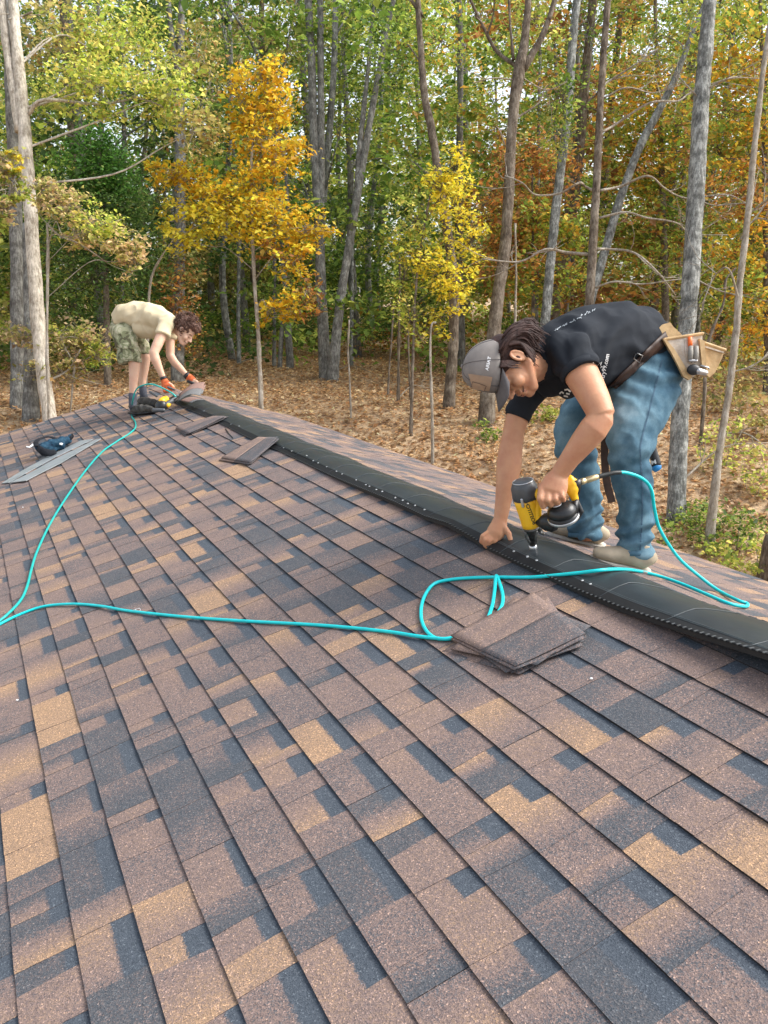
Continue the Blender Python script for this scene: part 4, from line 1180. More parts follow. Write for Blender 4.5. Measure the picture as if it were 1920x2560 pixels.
def head_parts(origin, U, F, s, parent, skin, mb, cran=1.0):
    """adds a head to mb in its local frame; returns to-world function"""
    L = np.cross(U, F)
    def w(f, l, u): return origin + (F * f + L * l + U * u) * s
    A = np.stack([F, L, U])
    E = lambda f, l, u, a, b, c: mb.ellipsoid(w(f, l, u), A, (a * s, b * s, c * s))
    E(-.010, 0, .045 * cran, .098 * cran, .075 * cran, .085 * cran)
    E(.032, 0, -.025, .062, .060, .078)
    for sg in (-1, 1):
        mb.capsule(w(-.005, sg * .052, -.045), w(.062, sg * .022, -.092), .020 * s, .020 * s)
        E(.060, sg * .040, -.030, .026, .022, .026)
        E(.104, sg * .012, -.031, .009, .007, .008)
        mb.capsule(w(.076, sg * .012, .024), w(.066, sg * .046, .020), .013 * s, .010 * s)
        # ear
        mb.ellipsoid(w(-.008, sg * .079, -.004), A, (.017 * s, .008 * s, .031 * s))
        ring = [w(-.008 + .015 * math.cos(t), sg * .085, -.002 + .028 * math.sin(t)) for t in np.linspace(-.6, 3.9, 12)]
        mb.tube(ring, .0048 * s, n=8)
        # eyelids
        mb.ellipsoid(w(.076, sg * .030, .002), A, (.013 * s, .016 * s, .011 * s))
    E(.074, 0, -.090, .022, .026, .019)
    mb.capsule(w(.090, 0, .012), w(.114, 0, -.026), .009 * s, .0125 * s)
    mb.capsule(w(.092, -.018, -.056), w(.092, .018, -.056), .0075 * s, .0075 * s); E(.096, 0, -.055, .008, .012, .006)
    mb.capsule(w(.089, -.016, -.070), w(.089, .016, -.070), .0085 * s, .0085 * s)
    return w, A

# ---- skin: one continuous body
mb = MB()
HO = P(1276, 912, 3.275); HU = cw(-.965, -.26, -.08); HF = cw(-.26, .965, -.16); HF = HF - HU * np.dot(HF, HU); HF /= np.linalg.norm(HF)
hw, HA = head_parts(HO, HU, HF, 1.07, person1, M_SKIN1, mb, .85)
mb.loft([(hw(-.02, 0, -.03), .055, .055), S(1318, 925, 3.32, 38, 40), S(1350, 912, 3.40, 42, 46), S(1390, 900, 3.43, 60, 90)], n=18)
mb.loft([S(1380, 900, 3.43, 60, 90), S(1475, 880, 3.5, 72, 95), S(1560, 865, 3.58, 66, 85), S(1640, 880, 3.66, 54, 76)], n=18)
mb.loft([S(1640, 880, 3.60, 52, 50), S(1620, 960, 3.56, 58, 52), S(1580, 1110, 3.44, 40, 38), S(1586, 1250, 3.45, 32, 30), S(1590, 1390, 3.5, 22, 22)], n=14)
mb.loft([S(1620, 880, 3.8, 50, 50), S(1520, 980, 3.9, 50, 46), S(1445, 1080, 3.95, 38, 36), S(1462, 1210, 3.98, 30, 28), S(1465, 1350, 4.02, 20, 20)], n=14)
# near arm
mb.loft([S(1418, 880, 3.32, 40, 40), S(1447, 925, 3.25, 44, 40), S(1470, 965, 3.20, 41, 38), S(1490, 1005, 3.15, 37, 35), S(1505, 1040, 3.13, 33, 33), S(1509, 1052, 3.13, 20, 22)], n=40)
mb.loft([S(1520, 1030, 3.13, 18, 20), S(1507, 1042, 3.13, 32, 30), S(1484, 1072, 3.13, 36, 33), S(1455, 1108, 3.15, 32, 29), S(1424, 1148, 3.17, 25, 22), S(1402, 1180, 3.19, 23, 18), S(1392, 1200, 3.2, 24, 17)], n=40)
# near fist: back of the hand and four fingers closed round the grip
mb.loft([S(1400, 1182, 3.20, 22, 17), S(1390, 1205, 3.19, 33, 18), S(1382, 1226, 3.185, 36, 17), S(1380, 1238, 3.19, 33, 13)], n=16)
k = 3.19 / FPX
fist = [((1354, 1226), (1350, 1246), (1358, 1266), 8.6), ((1371, 1230), (1369, 1250), (1377, 1262), 8.6), ((1388, 1230), (1388, 1248), (1394, 1257), 8.2), ((1403, 1226), (1405, 1241), (1409, 1250), 7.2)]
for (a, b, c, r) in fist:
    q0 = P(a[0], a[1] - 6, 3.185); q1 = P(b[0], b[1], 3.165); q2 = P(c[0], c[1], 3.19); q3 = P(c[0] - 2, c[1] - 6, 3.235)
    mb.capsule(q0, q1, r * k * 1.05, r * k); mb.capsule(q1, q2, r * k, r * k * .95); mb.capsule(q2, q3, r * k * .95, r * k * .8)
mb.capsule(P(1366, 1204, 3.21), P(1352, 1216, 3.235), 9 * k, 8.5 * k); mb.capsule(P(1352, 1216, 3.235), P(1350, 1232, 3.25), 8.5 * k, 7 * k)
# far arm
mb.loft([S(1350, 930, 3.54, 38, 38), S(1318, 985, 3.55, 33, 33), S(1296, 1035, 3.56, 29, 29), S(1284, 1080, 3.56, 27, 27), S(1277, 1120, 3.56, 29, 28), S(1273, 1160, 3.555, 32, 28), S(1267, 1205, 3.55, 27, 24), S(1258, 1255, 3.55, 20, 18), S(1251, 1300, 3.55, 17, 14)], n=40)
mb.loft([S(1252, 1295, 3.55, 17, 14), S(1247, 1315, 3.548, 22, 14), S(1239, 1332, 3.545, 24, 13), S(1232, 1342, 3.545, 20, 10)], n=16)
k = 3.55 / FPX
fl = [((1228, 1326), (1206, 1340), (1203, 1354), (1214, 1362), 3.545), ((1234, 1332), (1213, 1350), (1213, 1364), (1221, 1372), 3.545), ((1240, 1335), (1224, 1353), (1222, 1366), (1228, 1376), 3.545), ((1250, 1332), (1238, 1352), (1233, 1364), (1230, 1375), 3.55)]
for a, b, c, e, dd in fl:
    r = 5.9 * k
    mb.capsule(P(*a, dd), P(*b, dd - .012), r * 1.1, r); mb.capsule(P(*b, dd - .012), P(*c, dd), r, r * .92); mb.capsule(P(*c, dd), P(*e, dd + .015), r * .92, r * .85)
mb.capsule(P(1256, 1312, 3.54), P(1272, 1334, 3.53), 8 * k, 7.2 * k); mb.capsule(P(1272, 1334, 3.53), P(1277, 1352, 3.525), 7.2 * k, 6 * k)
body1 = mb.build('body', M_SKIN1, person1)
remesh(body1, .0034, smooth=6)
# ---- face details
def in_head(f, l, u): return hw(f, l, u)
mb = MB()
for sg in (-1, 1):
    mb.tube([in_head(.0835, sg * .018, -.003), in_head(.090, sg * .030, -.006), in_head(.080, sg * .043, -.003)], [.0016, .0030, .0016], n=6)
mb.build('eyelashes', M_DARK, person1)
mb = MB()
for sg in (-1, 1):
    mb.tube([in_head(.0885, sg * .014, .022), in_head(.086, sg * .032, .028), in_head(.074, sg * .050, .024)], [.003, .0045, .0025], n=6)
mb.build('eyebrows', M_HAIR, person1)
mb = MB(); mb.tube([in_head(.076, .036, -.055), in_head(.090, .024, -.062), in_head(.0975, .0, -.0635), in_head(.090, -.024, -.062)], [.0016, .0026, .0026, .002], n=6)
mb.build('mouth', M_DARK, person1)
mb = MB(); mb.tube([in_head(.086, .024, -.0685), in_head(.0965, 0, -.071), in_head(.086, -.024, -.0685)], [.003, .0045, .003], n=6)
mb.build('lip', M_LIP, person1)
mb = MB(); mb.ellipsoid(in_head(-.002, .0862, -.004), HA, (.006, .002, .009)); mb.build('ear_hollow_shade', M_DARK, person1)  # dark blob on the ear: the shade of its hollow, put in as colour

# ---- t-shirt
def shirt_disp(W, Nn):
    x, y = project_px(W)
    n_ = vnoise(W, 5.0, 2)
    a = 0.006 * np.sin((x * .6 + y) * .09 + 6 * n_) * np.exp(-((x - 1590) / 70) ** 2)
    b = vnoise(W, 9.0, 3) * .010 + (1 - np.abs(vnoise(W, 13.0, 6)) * 2.4) * .0035
    # folds fanning from the near armpit
    an = np.arctan2(y - 930, x - 1430); rr = np.hypot(x - 1430, y - 930)
    c = .008 * np.sin(an * 8 + 4 * n_) * np.exp(-((rr - 95) / 60) ** 2)
    return a + b + c
mb = MB()
mb.loft([S(1601, 891, 3.655, 99, 101), S(1578, 868, 3.63, 103, 105), S(1540, 855, 3.58, 102, 111), S(1475, 877, 3.51, 106, 118), S(1415, 893, 3.46, 102, 122), S(1372, 904, 3.43, 84, 104), S(1346, 908, 3.40, 62, 74), S(1326, 912, 3.375, 47, 50)], n=28)
mb.loft([S(1400, 868, 3.36, 60, 52), S(1425, 888, 3.30, 56, 54), S(1447, 922, 3.245, 50, 49), S(1454, 934, 3.235, 49, 48)], n=20)
mb.loft([S(1372, 915, 3.55, 54, 50), S(1343, 950, 3.56, 47, 46), S(1315, 995, 3.56, 37, 38), S(1294, 1040, 3.56, 32, 33)], n=20)
shirt = mb.build('shirt', M_SHIRT, person1)
remesh(shirt, .006, smooth=6, disp=shirt_disp)
# sleeve hems and collar as raised bands
def ring_band(secs, name, mat, parent, n=28):
    m_ = MB(); m_.loft(secs, n=n, cap=False); o = m_.build(name, mat, parent)
    s_ = o.modifiers.new('s', 'SOLIDIFY'); s_.thickness = .004; s_.offset = 1; return o
ring_band([S(1447, 922, 3.245, 50.5, 49.5), S(1455, 936, 3.23, 50, 49)], 'sleeve_hem', M_SHIRT, person1)
ring_band([S(1299, 1030, 3.56, 33, 34), S(1293, 1045, 3.56, 32, 33)], 'sleeve_hem', M_SHIRT, person1)
ring_band([S(1334, 910, 3.385, 53, 57), S(1323, 913, 3.37, 47, 50)], 'collar', M_SHIRT, person1)

# ---- jeans
def jeans_disp(W, Nn):
    x, y = project_px(W)
    n_ = vnoise(W, 6.0, 1)
    a = .0075 * np.sin((y - .35 * x) * .13 + 1.4 * np.sin(x * .03) + 5 * n_) * np.exp(-((y - 935) / 60) ** 2)             # creases below the belt
    b = .0085 * np.sin((y + .3 * x) * .11 + np.sin(x * .06) + 7 * n_) * np.clip((y - 1200) / 90, 0, 1)                 # stacked folds over the boots
    c = .0070 * np.sin((y + .6 * x) * .11 + 5 * n_) * np.exp(-((y - 1130) / 45) ** 2)                                # behind the knees
    return a + b + c + vnoise(W, 11.0, 5) * .009 + vnoise(W, 28.0, 9) * .003 + (1 - np.abs(vnoise(W, 16.0, 7)) * 2.6) * .0035
mb = MB()
mb.loft([S(1600, 880, 3.66, 58, 84), S(1628, 872, 3.67, 66, 94), S(1652, 884, 3.68, 62, 96), S(1652, 915, 3.67, 52, 86)], n=24)
mb.loft([S(1640, 868, 3.60, 56, 60), S(1632, 900, 3.585, 74, 66), S(1620, 940, 3.565, 83, 69), S(1608, 985, 3.53, 82, 67), S(1594, 1032, 3.49, 75, 62), S(1581, 1082, 3.45, 62, 56), S(1575, 1121, 3.43, 54, 51), S(1576, 1166, 3.435, 48, 47), S(1581, 1210, 3.445, 47, 45), S(1590, 1277, 3.46, 44, 43), S(1588, 1344, 3.48, 42, 43), S(1587, 1384, 3.49, 43, 46)], n=24)
mb.loft([S(1630, 880, 3.78, 60, 60), S(1570, 930, 3.86, 66, 62), S(1505, 990, 3.92, 62, 58), S(1450, 1050, 3.94, 57, 53), S(1437, 1085, 3.945, 54, 51), S(1441, 1120, 3.95, 49, 47), S(1449, 1166, 3.96, 43, 44), S(1463, 1230, 3.97, 39, 41), S(1468, 1270, 3.98, 38, 40), S(1464, 1310, 3.99, 40, 42), S(1463, 1340, 4.0, 41, 44)], n=24)
jeans = mb.build('jeans', M_DENIM, person1)
remesh(jeans, .0062, smooth=5, disp=jeans_disp)
def jw(W):
    x, y = project_px(W)
    w_ = .22 * np.exp(-(((x - 1560) / 55) ** 2 + ((y - 1010) / 110) ** 2)) + .25 * np.exp(-(((x - 1412) / 35) ** 2 + ((y - 1090) / 50) ** 2)) - .2 * np.exp(-(((x - 1690) / 40) ** 2 + ((y - 880) / 70) ** 2)) + .18 * np.clip((y - 1350) / 40, 0, 1) * (x > 1530)
    w_ -= .2 * np.clip(1 - np.abs(x - (1628 - .03 * (y - 1100))) / 16, 0, 1) * (y > 1150) * 0
    return w_
set_wear(jeans, jw)
jb = bvh_of([jeans])
M_SEAM = flat('denim_seam', (.05, .10, .15), rough=.9)
st = [[(1655, 900), (1640, 960), (1622, 1030), (1606, 1090), (1600, 1130), (1604, 1180), (1606, 1240), (1604, 1310), (1600, 1375)]]
st = [[tuple(q[:2]) for q in catmull([(a, b, 0) for a, b in st[0]], 6)]]
stroke_decal(jb, st, 3.0, 'side_seam', M_SEAM, person1, off=.002)
ring_band([S(1587, 1376, 3.49, 44.5, 47), S(1587, 1388, 3.49, 45, 47.5)], 'jeans_hem', M_DENIM, person1)
ring_band([S(1463, 1332, 4.0, 42, 45), S(1463, 1343, 4.0, 42, 45)], 'jeans_hem', M_DENIM, person1)

# ---- boots
def boot(toe, heel, ank, parent, s=1.0):
    toe = np.array(toe); heel = np.array(heel); f = toe - heel; ln = np.linalg.norm(f); f /= ln
    up = np.array([0, 0, 1.0]); nrm = up - f * np.dot(up, f); nrm /= np.linalg.norm(nrm); sd = np.cross(f, nrm)
    m_ = MB()
    def c(t, h): return heel + f * ln * t + nrm * h
    m_.loft([(c(-.075, .045), .012 * s, .01), (c(-.06, .05), .034 * s, .024), (c(-.02, .055), .045 * s, .033), (c(.06, .06), .05 * s, .036), (c(.25, .062), .048 * s, .040), (c(.5, .052), .040 * s, .043), (c(.75, .042), .031 * s, .045), (c(.93, .036), .024 * s, .038), (c(1.0, .032), .016 * s, .024)], n=18, bvec=sd)
    m_.loft([(c(.2, .05), .042 * s, .038), (c(.2, .10), .040 * s, .038), (np.array(ank) , .036 * s, .038)], n=16, bvec=sd)
    o = m_.build('boot', M_BOOT, parent); remesh(o, .006, smooth=5)
    m_ = MB(); outl = [(-.09, .012), (-.07, .028), (.0, .042), (.1, .043), (.3, .041), (.45, .043), (.7, .050), (.9, .044), (1.0, .027), (1.04, .0)]
    pts = [c(t, .002) + sd * w for t, w in outl] + [c(t, .002) - sd * w for t, w in outl[::-1][1:]]
    m_.prism(pts, nrm * .018)
    hp = [c(t, -.004) + sd * w for t, w in outl[:4]] + [c(t, -.004) - sd * w for t, w in outl[:4][::-1]]
    m_.prism(hp, nrm * .02)
    m_.build('sole', M_SOLE, o, smooth=False)
    m_ = MB(); m_.loft([(c(-.03, .024), .001, .001)] * 2, n=4)
    return o
nt_, nh_ = roofpt(1478, 1395), roofpt(1618, 1436)
nt_[2] = max(nt_[2], 0.0) + .004; nh_[2] += .012
nt_ = P(1477, 1400, 3.50); nh_ = P(1612, 1434, 3.47)
boot(nt_, nh_, P(1590, 1375, 3.48), person1, .95)
ft_, fh_ = P(1372, 1336, 4.10), P(1500, 1370, 4.02)
boot(ft_, fh_, P(1466, 1320, 4.02), person1, .95)

# ---- cap
CO = P(1240, 915, 3.265); CU = cw(-1, .02, -.06); CF = cw(.06, 1, -.12); CF -= CU * np.dot(CF, CU); CF /= np.linalg.norm(CF); CL = np.cross(CU, CF)
def capw(f, l, u): return CO + CF * f + CL * l + CU * u
mb = MB(); nA, nB = 28, 12; V = []; F = []
for j in range(nB + 1):
    th = math.pi / 2 * j / nB
    for i in range(nA):
        ph = 2 * math.pi * i / nA
        cr, su = math.cos(th) ** .82, math.sin(th)
        fr = .103 * cr; 
        sq = 1 + .012 * math.cos(6 * ph) * math.sin(2 * th)
        V.append(capw(fr * math.cos(ph) * sq, .084 * cr * math.sin(ph) * sq, .128 * su + .018 * math.cos(ph) * cr * su))
for j in range(nB):
    for i in range(nA):
        i2 = (i + 1) % nA; F.append((j * nA + i, j * nA + i2, (j + 1) * nA + i2, (j + 1) * nA + i))
V = [np.array(v) for v in V]
o = mesh_np('cap', V, F, M_CAP, person1, True, origin=capw(0, 0, 0)); 
sm = o.modifiers.new('s', 'SOLIDIFY'); sm.thickness = .003
cap_o = o
mb = MB(); V = []; F = []
NB, NR = 20, 6
for j in range(NR + 1):
    t = j / NR
    for i in range(NB + 1):
        a = math.radians(-72 + 144 * i / NB)
        b0 = (.101 * math.cos(a), .083 * math.sin(a))
        b1 = (.082 + .094 * math.cos(a * .95) ** .8 if abs(a) < 1.5 else .1, .080 * math.sin(a))
        f_ = b0[0] + (b1[0] - b0[0]) * t * (.98 if abs(a) < 1.2 else .6); l_ = b0[1] + (b1[1] - b0[1]) * t
        drop = .002 + .028 * (abs(math.sin(a)) ** 2.2) * (0.25 + .75 * t) 
        V.append(capw(f_, l_, -drop - .006 * t))
for j in range(NR):
    for i in range(NB):
        F.append((j * (NB + 1) + i, j * (NB + 1) + i + 1, (j + 1) * (NB + 1) + i + 1, (j + 1) * (NB + 1) + i))
br = mesh_np('brim', V, F, M_BRIM, cap_o, True, origin=capw(.12, 0, 0)); sm = br.modifiers.new('s', 'SOLIDIFY'); sm.thickness = .004
mb = MB(); mb.ellipsoid(capw(0, 0, .130), np.stack([CF, CL, CU]), (.009, .009, .005)); mb.build('button', M_CAP, cap_o)
mb = MB()
for ph in range(0, 360, 60):
    pts = []
    for j in range(nB + 1):
        th = math.pi / 2 * j / nB; cr, su = math.cos(th) ** .82, math.sin(th); p_ = math.radians(ph + 30)
        sq = 1 + .012 * math.cos(6 * p_) * math.sin(2 * th)
        pts.append(capw(.1035 * cr * math.cos(p_) * sq, .0845 * cr * math.sin(p_) * sq, .1285 * su + .018 * math.cos(p_) * cr * su))
    mb.tube(pts, .0012, n=4)
mb.build('seam', M_BRIM, cap_o)
cb = bvh_of([cap_o])
decal_grid(cb, [(1172, 934), (1231, 942), (1222, 983), (1186, 978)], 8, 6, 'patch', M_PATCH, cap_o, .004)
stroke_decal(cb, [[(1183, 952), (1200, 957), (1216, 963)], [(1178, 974), (1190, 978), (1206, 983)], [(1183, 952), (1180, 964), (1178, 974)], [(1216, 963), (1211, 974), (1206, 983)]] + [[(1186 + 4 * i, 955 + 1.4 * i), (1181 + 4 * i, 974 + 1.2 * i)] for i in range(8)], 1.6, 'flag_stripe', M_PATCHL, cap_o, .0065)
text_decal(cb, 'ARIAT', (1220.5, 927), (1227.5, 893), 7.5, 'lettering', M_WHITE, cap_o, .004, bold=.03)

# ---- hair: a cap of hair plus locks sweeping back over the ear to the nape
mb = MB()
mb.ellipsoid(hw(-.016, 0, .036), HA, (.096, .077, .080))
mb.ellipsoid(hw(-.052, 0, -.010), HA, (.058, .066, .066))
hair = mb.build('hair', M_HAIR, person1); remesh(hair, .005, smooth=4)
rg = np.random.default_rng(4); mb = MB()
def lock(pts, w):
    c = catmull(pts, 5); t = np.linspace(0, 1, len(c)); r = w * np.sin(np.pi * np.clip(t * .85 + .12, 0, 1)) ** .6 * (1 - .55 * t)
    mb.loft([(q, a, a * .5) for q, a in zip(c, r)], n=7)
for i in range(110):
    t = rg.random()
    # start along the cap rim on the near side, sweep round the ear down to the nape
    l0 = .084 * math.sin(math.radians(15 + 150 * t)); f0 = .04 - .14 * t
    s_ = rg.normal(size=3) * .004
    a = hw(f0 + .01, l0, .055) + s_
    b = hw(f0 - .035, l0 * 1.02 + .006, .045 - .02 * t) + s_
    c = hw(f0 - .062 - .01 * t, l0 * .98 + .010, .0 - .02 * t) + rg.normal(size=3) * .005
    e = hw(f0 - .055 + rg.uniform(-.015, .03), l0 * .9 + .008, -.055 - .035 * rg.random()) + rg.normal(size=3) * .006
    lock([a, b, c, e], .0062)
for i in range(16):     # sideburn and strands falling in front of the ear
    a = hw(.045 + rg.uniform(-.02, .01), .080, .05); b = hw(.030 + rg.uniform(-.012, .012), .083, .02); c = hw(.020 + rg.uniform(-.01, .014), .082, -.016 + rg.uniform(-.012, .01))
    lock([a, b, c], .0055)
for i in range(14):     # behind the ear, curling forward under it
    a = hw(-.03 - .02 * rg.random(), .088, .045); b = hw(-.050, .092, .0); c = hw(-.032 + rg.uniform(-.012, .02), .088, -.045); e = hw(-.012 + rg.uniform(-.015, .02), .080, -.068)
    lock([a, b, c, e], .0075)
for i in range(12):     # back of the neck
    a = hw(-.09, .03 * rg.normal(), .02); b = hw(-.105, .035 * rg.normal(), -.03); c = hw(-.10, .04 * rg.normal(), -.08)
    lock([a, b, c], .010)
lk = mb.build('hair_locks', M_HAIR, hair)

# ---- shirt prints
sb = bvh_of([shirt])
text_decal(sb, 'ntry99.com', (1508, 953), (1522, 886), 10.5, 'lettering', M_WHITE, shirt, .003, bold=.012)
stroke_decal(sb, [[(1486, 926), (1490, 917), (1497, 908), (1503, 904), (1500, 912), (1494, 919)], [(1480, 918), (1484, 910), (1482, 904)], [(1492, 928), (1498, 922), (1503, 914)], [(1477, 925), (1480, 930), (1484, 925)]], 2.2, 'print', M_WHITE, shirt, .003)
stroke_decal(sb, [[(1398, 983), (1404, 978), (1410, 982)], [(1412, 974), (1420, 972), (1426, 978)], [(1400, 990), (1410, 988), (1420, 990)], [(1416, 982), (1424, 984)], [(1396, 996), (1404, 994)]], 4.0, 'print', M_WHITE, shirt, .003)
up_ = []
rg = np.random.default_rng(9)
for i in range(22):
    x = 1388 + i * 4.6; y = 822 - i * 2.35 + rg.uniform(-2, 2) + 5
    if i % 4 == 3: continue
    up_.append([(x, y), (x + rg.uniform(1, 4), y - rg.uniform(2, 6)), (x + rg.uniform(2, 6), y - rg.uniform(-1, 5))])
stroke_decal(sb, up_, 1.8, 'back_print', flat('faded_print', (.32, .35, .37), rough=.8), shirt, .003)
# ================================================================== TOOL BELT
belt = empty('tool_belt', P(1680, 870, 3.72), 'tan leather tool belt with two pouches at the back of the near roofer', 'tool belt')
def band(pts, w, th, name, mat, parent):
    """flat strap through picture points (px, py, depth)"""
    c = catmull([P(*q) for q in pts], 5); V, F = [], []
    for i, q in enumerate(c):
        t = c[min(i + 1, len(c) - 1)] - c[max(i - 1, 0)]; t /= np.linalg.norm(t)
        n = np.cross(t, FWD); n /= np.linalg.norm(n); b = np.cross(n, t)
        for s1, s2 in ((-1, -1), (1, -1), (1, 1), (-1, 1)): V.append(q + n * w / 2 * s1 + b * th / 2 * s2)
    m_ = len(c)
    for i in range(m_ - 1):
        for a in range(4): F.append((4 * i + a, 4 * i + (a + 1) % 4, 4 * i + 4 + (a + 1) % 4, 4 * i + 4 + a))
    F += [(3, 2, 1, 0), (4 * m_ - 4, 4 * m_ - 3, 4 * m_ - 2, 4 * m_ - 1)]
    return mesh_np(name, V, F, mat, parent, False, origin=c[0])
# the belt hugs the jeans on the visible side
bt = bvh_of([shirt, jeans])
pts = []
for a, b in [(1530, 966), (1552, 944), (1578, 920), (1606, 893), (1632, 868), (1655, 848), (1672, 834)]:
    h = hit(bt, a, b, .006); pts.append(h)
V, F = [], []; c = catmull(pts, 4)
for i, q in enumerate(c):
    t = c[min(i + 1, len(c) - 1)] - c[max(i - 1, 0)]; t /= np.linalg.norm(t)
    n = np.cross(t, FWD); n /= np.linalg.norm(n)
    px_, py_ = project_px(q)
    for s1 in (-1, -.33, .33, 1):
        cand = q + n * .0195 * s1; a, b = project_px(cand); h = hit(bt, a, b, .007)
        V.append(h if h is not None and np.linalg.norm(h - cand) < .06 else cand)
for i in range(len(c) - 1):
    for a in range(3): F.append((4 * i + a, 4 * i + a + 1, 4 * i + 5 + a, 4 * i + 4 + a))
o = mesh_np('belt_strap', V, F, M_STRAP, belt, True, origin=V[0]); sm = o.modifiers.new('s', 'SOLIDIFY'); sm.thickness = .006; sm.offset = 0
M_BUCK = flat('buckle_metal', (.35, .35, .34), rough=.35, metallic=.9)
mb = MB(); q = hit(bt, 1594, 886, .014); mb.tube([q + RIGHT * a + DOWN * b for a, b in ((-.012, -.018), (.014, -.004), (.002, .022), (-.02, .008), (-.012, -.018))], .0028, n=6); mb.build('buckle', M_BUCK, belt)
band([(1519, 930, 3.66), (1516, 1000, 3.68), (1512, 1080, 3.70), (1512, 1150, 3.70), (1517, 1205, 3.69), (1530, 1256, 3.68)], .032, .005, 'hanging_strap', M_STRAP, belt)
def px6(a, b): return (1540 + .1808 * a, 740 + .1808 * b)
# upper flap folded over the belt
PB = lambda x, y, d: P(x, y, d - .13)
f0 = [px6(*q) for q in [(560, 480), (640, 395), (750, 362), (800, 430), (915, 535), (800, 570), (670, 590)]]
mb = MB(); mb.prism([PB(x, y, 3.60) for x, y in f0], FWD * .012); fl_ = mb.build('leather_flap', M_LEATH, belt, smooth=False)
# main pouch: an open bag, front and back panels with a gusset
def pouch(front, d0, depth_, mat, rimmat, name, inner=True, taper=.75):
    """front: picture polygon, first two points are the ends of the mouth"""
    A = [PB(x, y, d0) for x, y in front]; cen = sum(A) / len(A)
    B = [cen + (q - cen) * taper + FWD * depth_ for q in A]
    B[0] = A[0] + FWD * depth_; B[1] = A[1] + FWD * depth_
    n = len(A); V = A + B; F = [tuple(range(n))[::-1], tuple(range(n, 2 * n))]
    for i in range(1, n):
        j = (i + 1) % n; F.append((i, j, j + n, i + n))
    o = mesh_np(name, V, F, mat, belt, False, origin=cen)
    sm = o.modifiers.new('s', 'SOLIDIFY'); sm.thickness = .005
    bv = o.modifiers.new('b', 'BEVEL'); bv.width = .003; bv.segments = 2
    m_ = MB()
    for a, b in ((A[0], A[1]), (A[1], B[1]), (B[1], B[0]), (B[0], A[0])):
        m_.capsule(a, b, .0065, .0065, n=8)
    m_.build('rim', rimmat, o)
    return o, A, B
po, pA, pB = pouch([px6(*q) for q in [(675, 600), (1195, 520), (1200, 700), (1185, 950), (1120, 1080), (1030, 1150), (960, 1040), (830, 850)]], 3.58, .10, M_LEATHW, M_LEATH, 'pouch')
# heavy edge strip down the near side of the pouch
def pxband(poly, d, th, name, mat, parent):
    m_ = MB(); m_.prism([PB(x, y, d) for x, y in poly], FWD * th); return m_.build(name, mat, parent, smooth=False)
pxband([px6(*q) for q in [(648, 585), (700, 610), (800, 720), (900, 880), (1000, 1050), (1060, 1130), (1010, 1160), (930, 1110), (860, 960), (770, 790)]], 3.572, .016, 'edge_binding', M_LEATH, po)
pxband([px6(*q) for q in [(960, 590), (1110, 590), (1120, 620), (1180, 640), (1185, 940), (1130, 960), (990, 900), (950, 760)]], 3.574, .010, 'tool_pocket', M_LEATHW, po)
pxband([px6(*q) for q in [(1155, 590), (1225, 620), (1250, 900), (1240, 960), (1190, 950)]], 3.56, .03, 'side_panel', M_LEATH, po)
po2, A2, B2 = pouch([px6(*q) for q in [(1230, 650), (1505, 745), (1470, 860), (1400, 1000), (1375, 1060), (1290, 1130), (1245, 1090), (1240, 900)]], 3.60, .09, M_LEATH, M_LEATH, 'small_pouch')
pxband([px6(*q) for q in [(1235, 690), (1495, 770), (1488, 790), (1235, 712)]], 3.592, .006, 'stitched_band', M_LEATHW, po2)
# tools carried in the pouches
M_ORG = flat('orange_plastic', (.85, .16, .03), rough=.4); M_BLK = flat('black_rubber', (.02, .021, .023), rough=.45); M_STEEL = flat('worn_steel', (.45, .45, .45), rough=.35, metallic=.8)
mb = MB(); mb.lathe(PB(*px6(1020, 565), 3.565), PB(*px6(1030, 760), 3.565), [(0, .003), (.02, .0085), (.6, .009), (.62, .007), (1, .007)], n=12)
tag(mb.build('utility_knife', M_ORG), 'orange handled tool standing in the tool belt pocket', 'knife')
t_ = empty('pliers', PB(*px6(1020, 900), 3.56), 'worn grey handled pliers hanging in the tool belt pocket', 'pliers')
for dx in (0, 75):
    mb = MB(); mb.lathe(PB(*px6(1035 + dx, 690), 3.562), PB(*px6(1030 + dx, 890), 3.555), [(0, .002), (.03, .009), (.5, .011), (.95, .009), (1, .003)], n=12); mb.build('handle', flat('grey_grip', (.25, .23, .2), rough=.6), t_)
mb = MB(); mb.capsule(PB(*px6(1025, 895), 3.555), PB(*px6(1110, 895), 3.555), .007, .007); mb.build('jaw', M_STEEL, t_)
t_ = empty('tape_measure', PB(*px6(1090, 1080), 3.55), 'black tape measure clipped to the bottom of the tool belt pouch', 'tape measure')
mb = MB(); A_ = np.stack([RIGHT, FWD, -DOWN]); mb.ellipsoid(PB(*px6(1075, 1020), 3.555), A_, (.028, .016, .022)); o = mb.build('case', M_BLK, t_)
mb = MB(); mb.capsule(PB(*px6(1140, 1040), 3.55), PB(*px6(1235, 1060), 3.56), .014, .012); mb.build('end_cap', M_STEEL, t_)
mb = MB(); mb.tube([PB(*px6(1170, 960), 3.55), PB(*px6(1280, 990), 3.55), PB(*px6(1285, 1015), 3.55)], .0035, n=6); mb.build('clip', M_STEEL, t_)
t_ = empty('hammer', P(1636, 1150, 3.62), 'black and blue rubber gripped hammer hanging handle down behind the near knee', 'hammer')
M_BLUE = flat('blue_rubber', (.02, .19, .45), rough=.45)
mb = MB(); mb.loft([(P(1660, 960, 3.64), .008, .008), (P(1648, 1020, 3.64), .008, .008), (P(1630, 1095, 3.62), .010, .011)], n=12); mb.build('shaft', M_STEEL, t_)
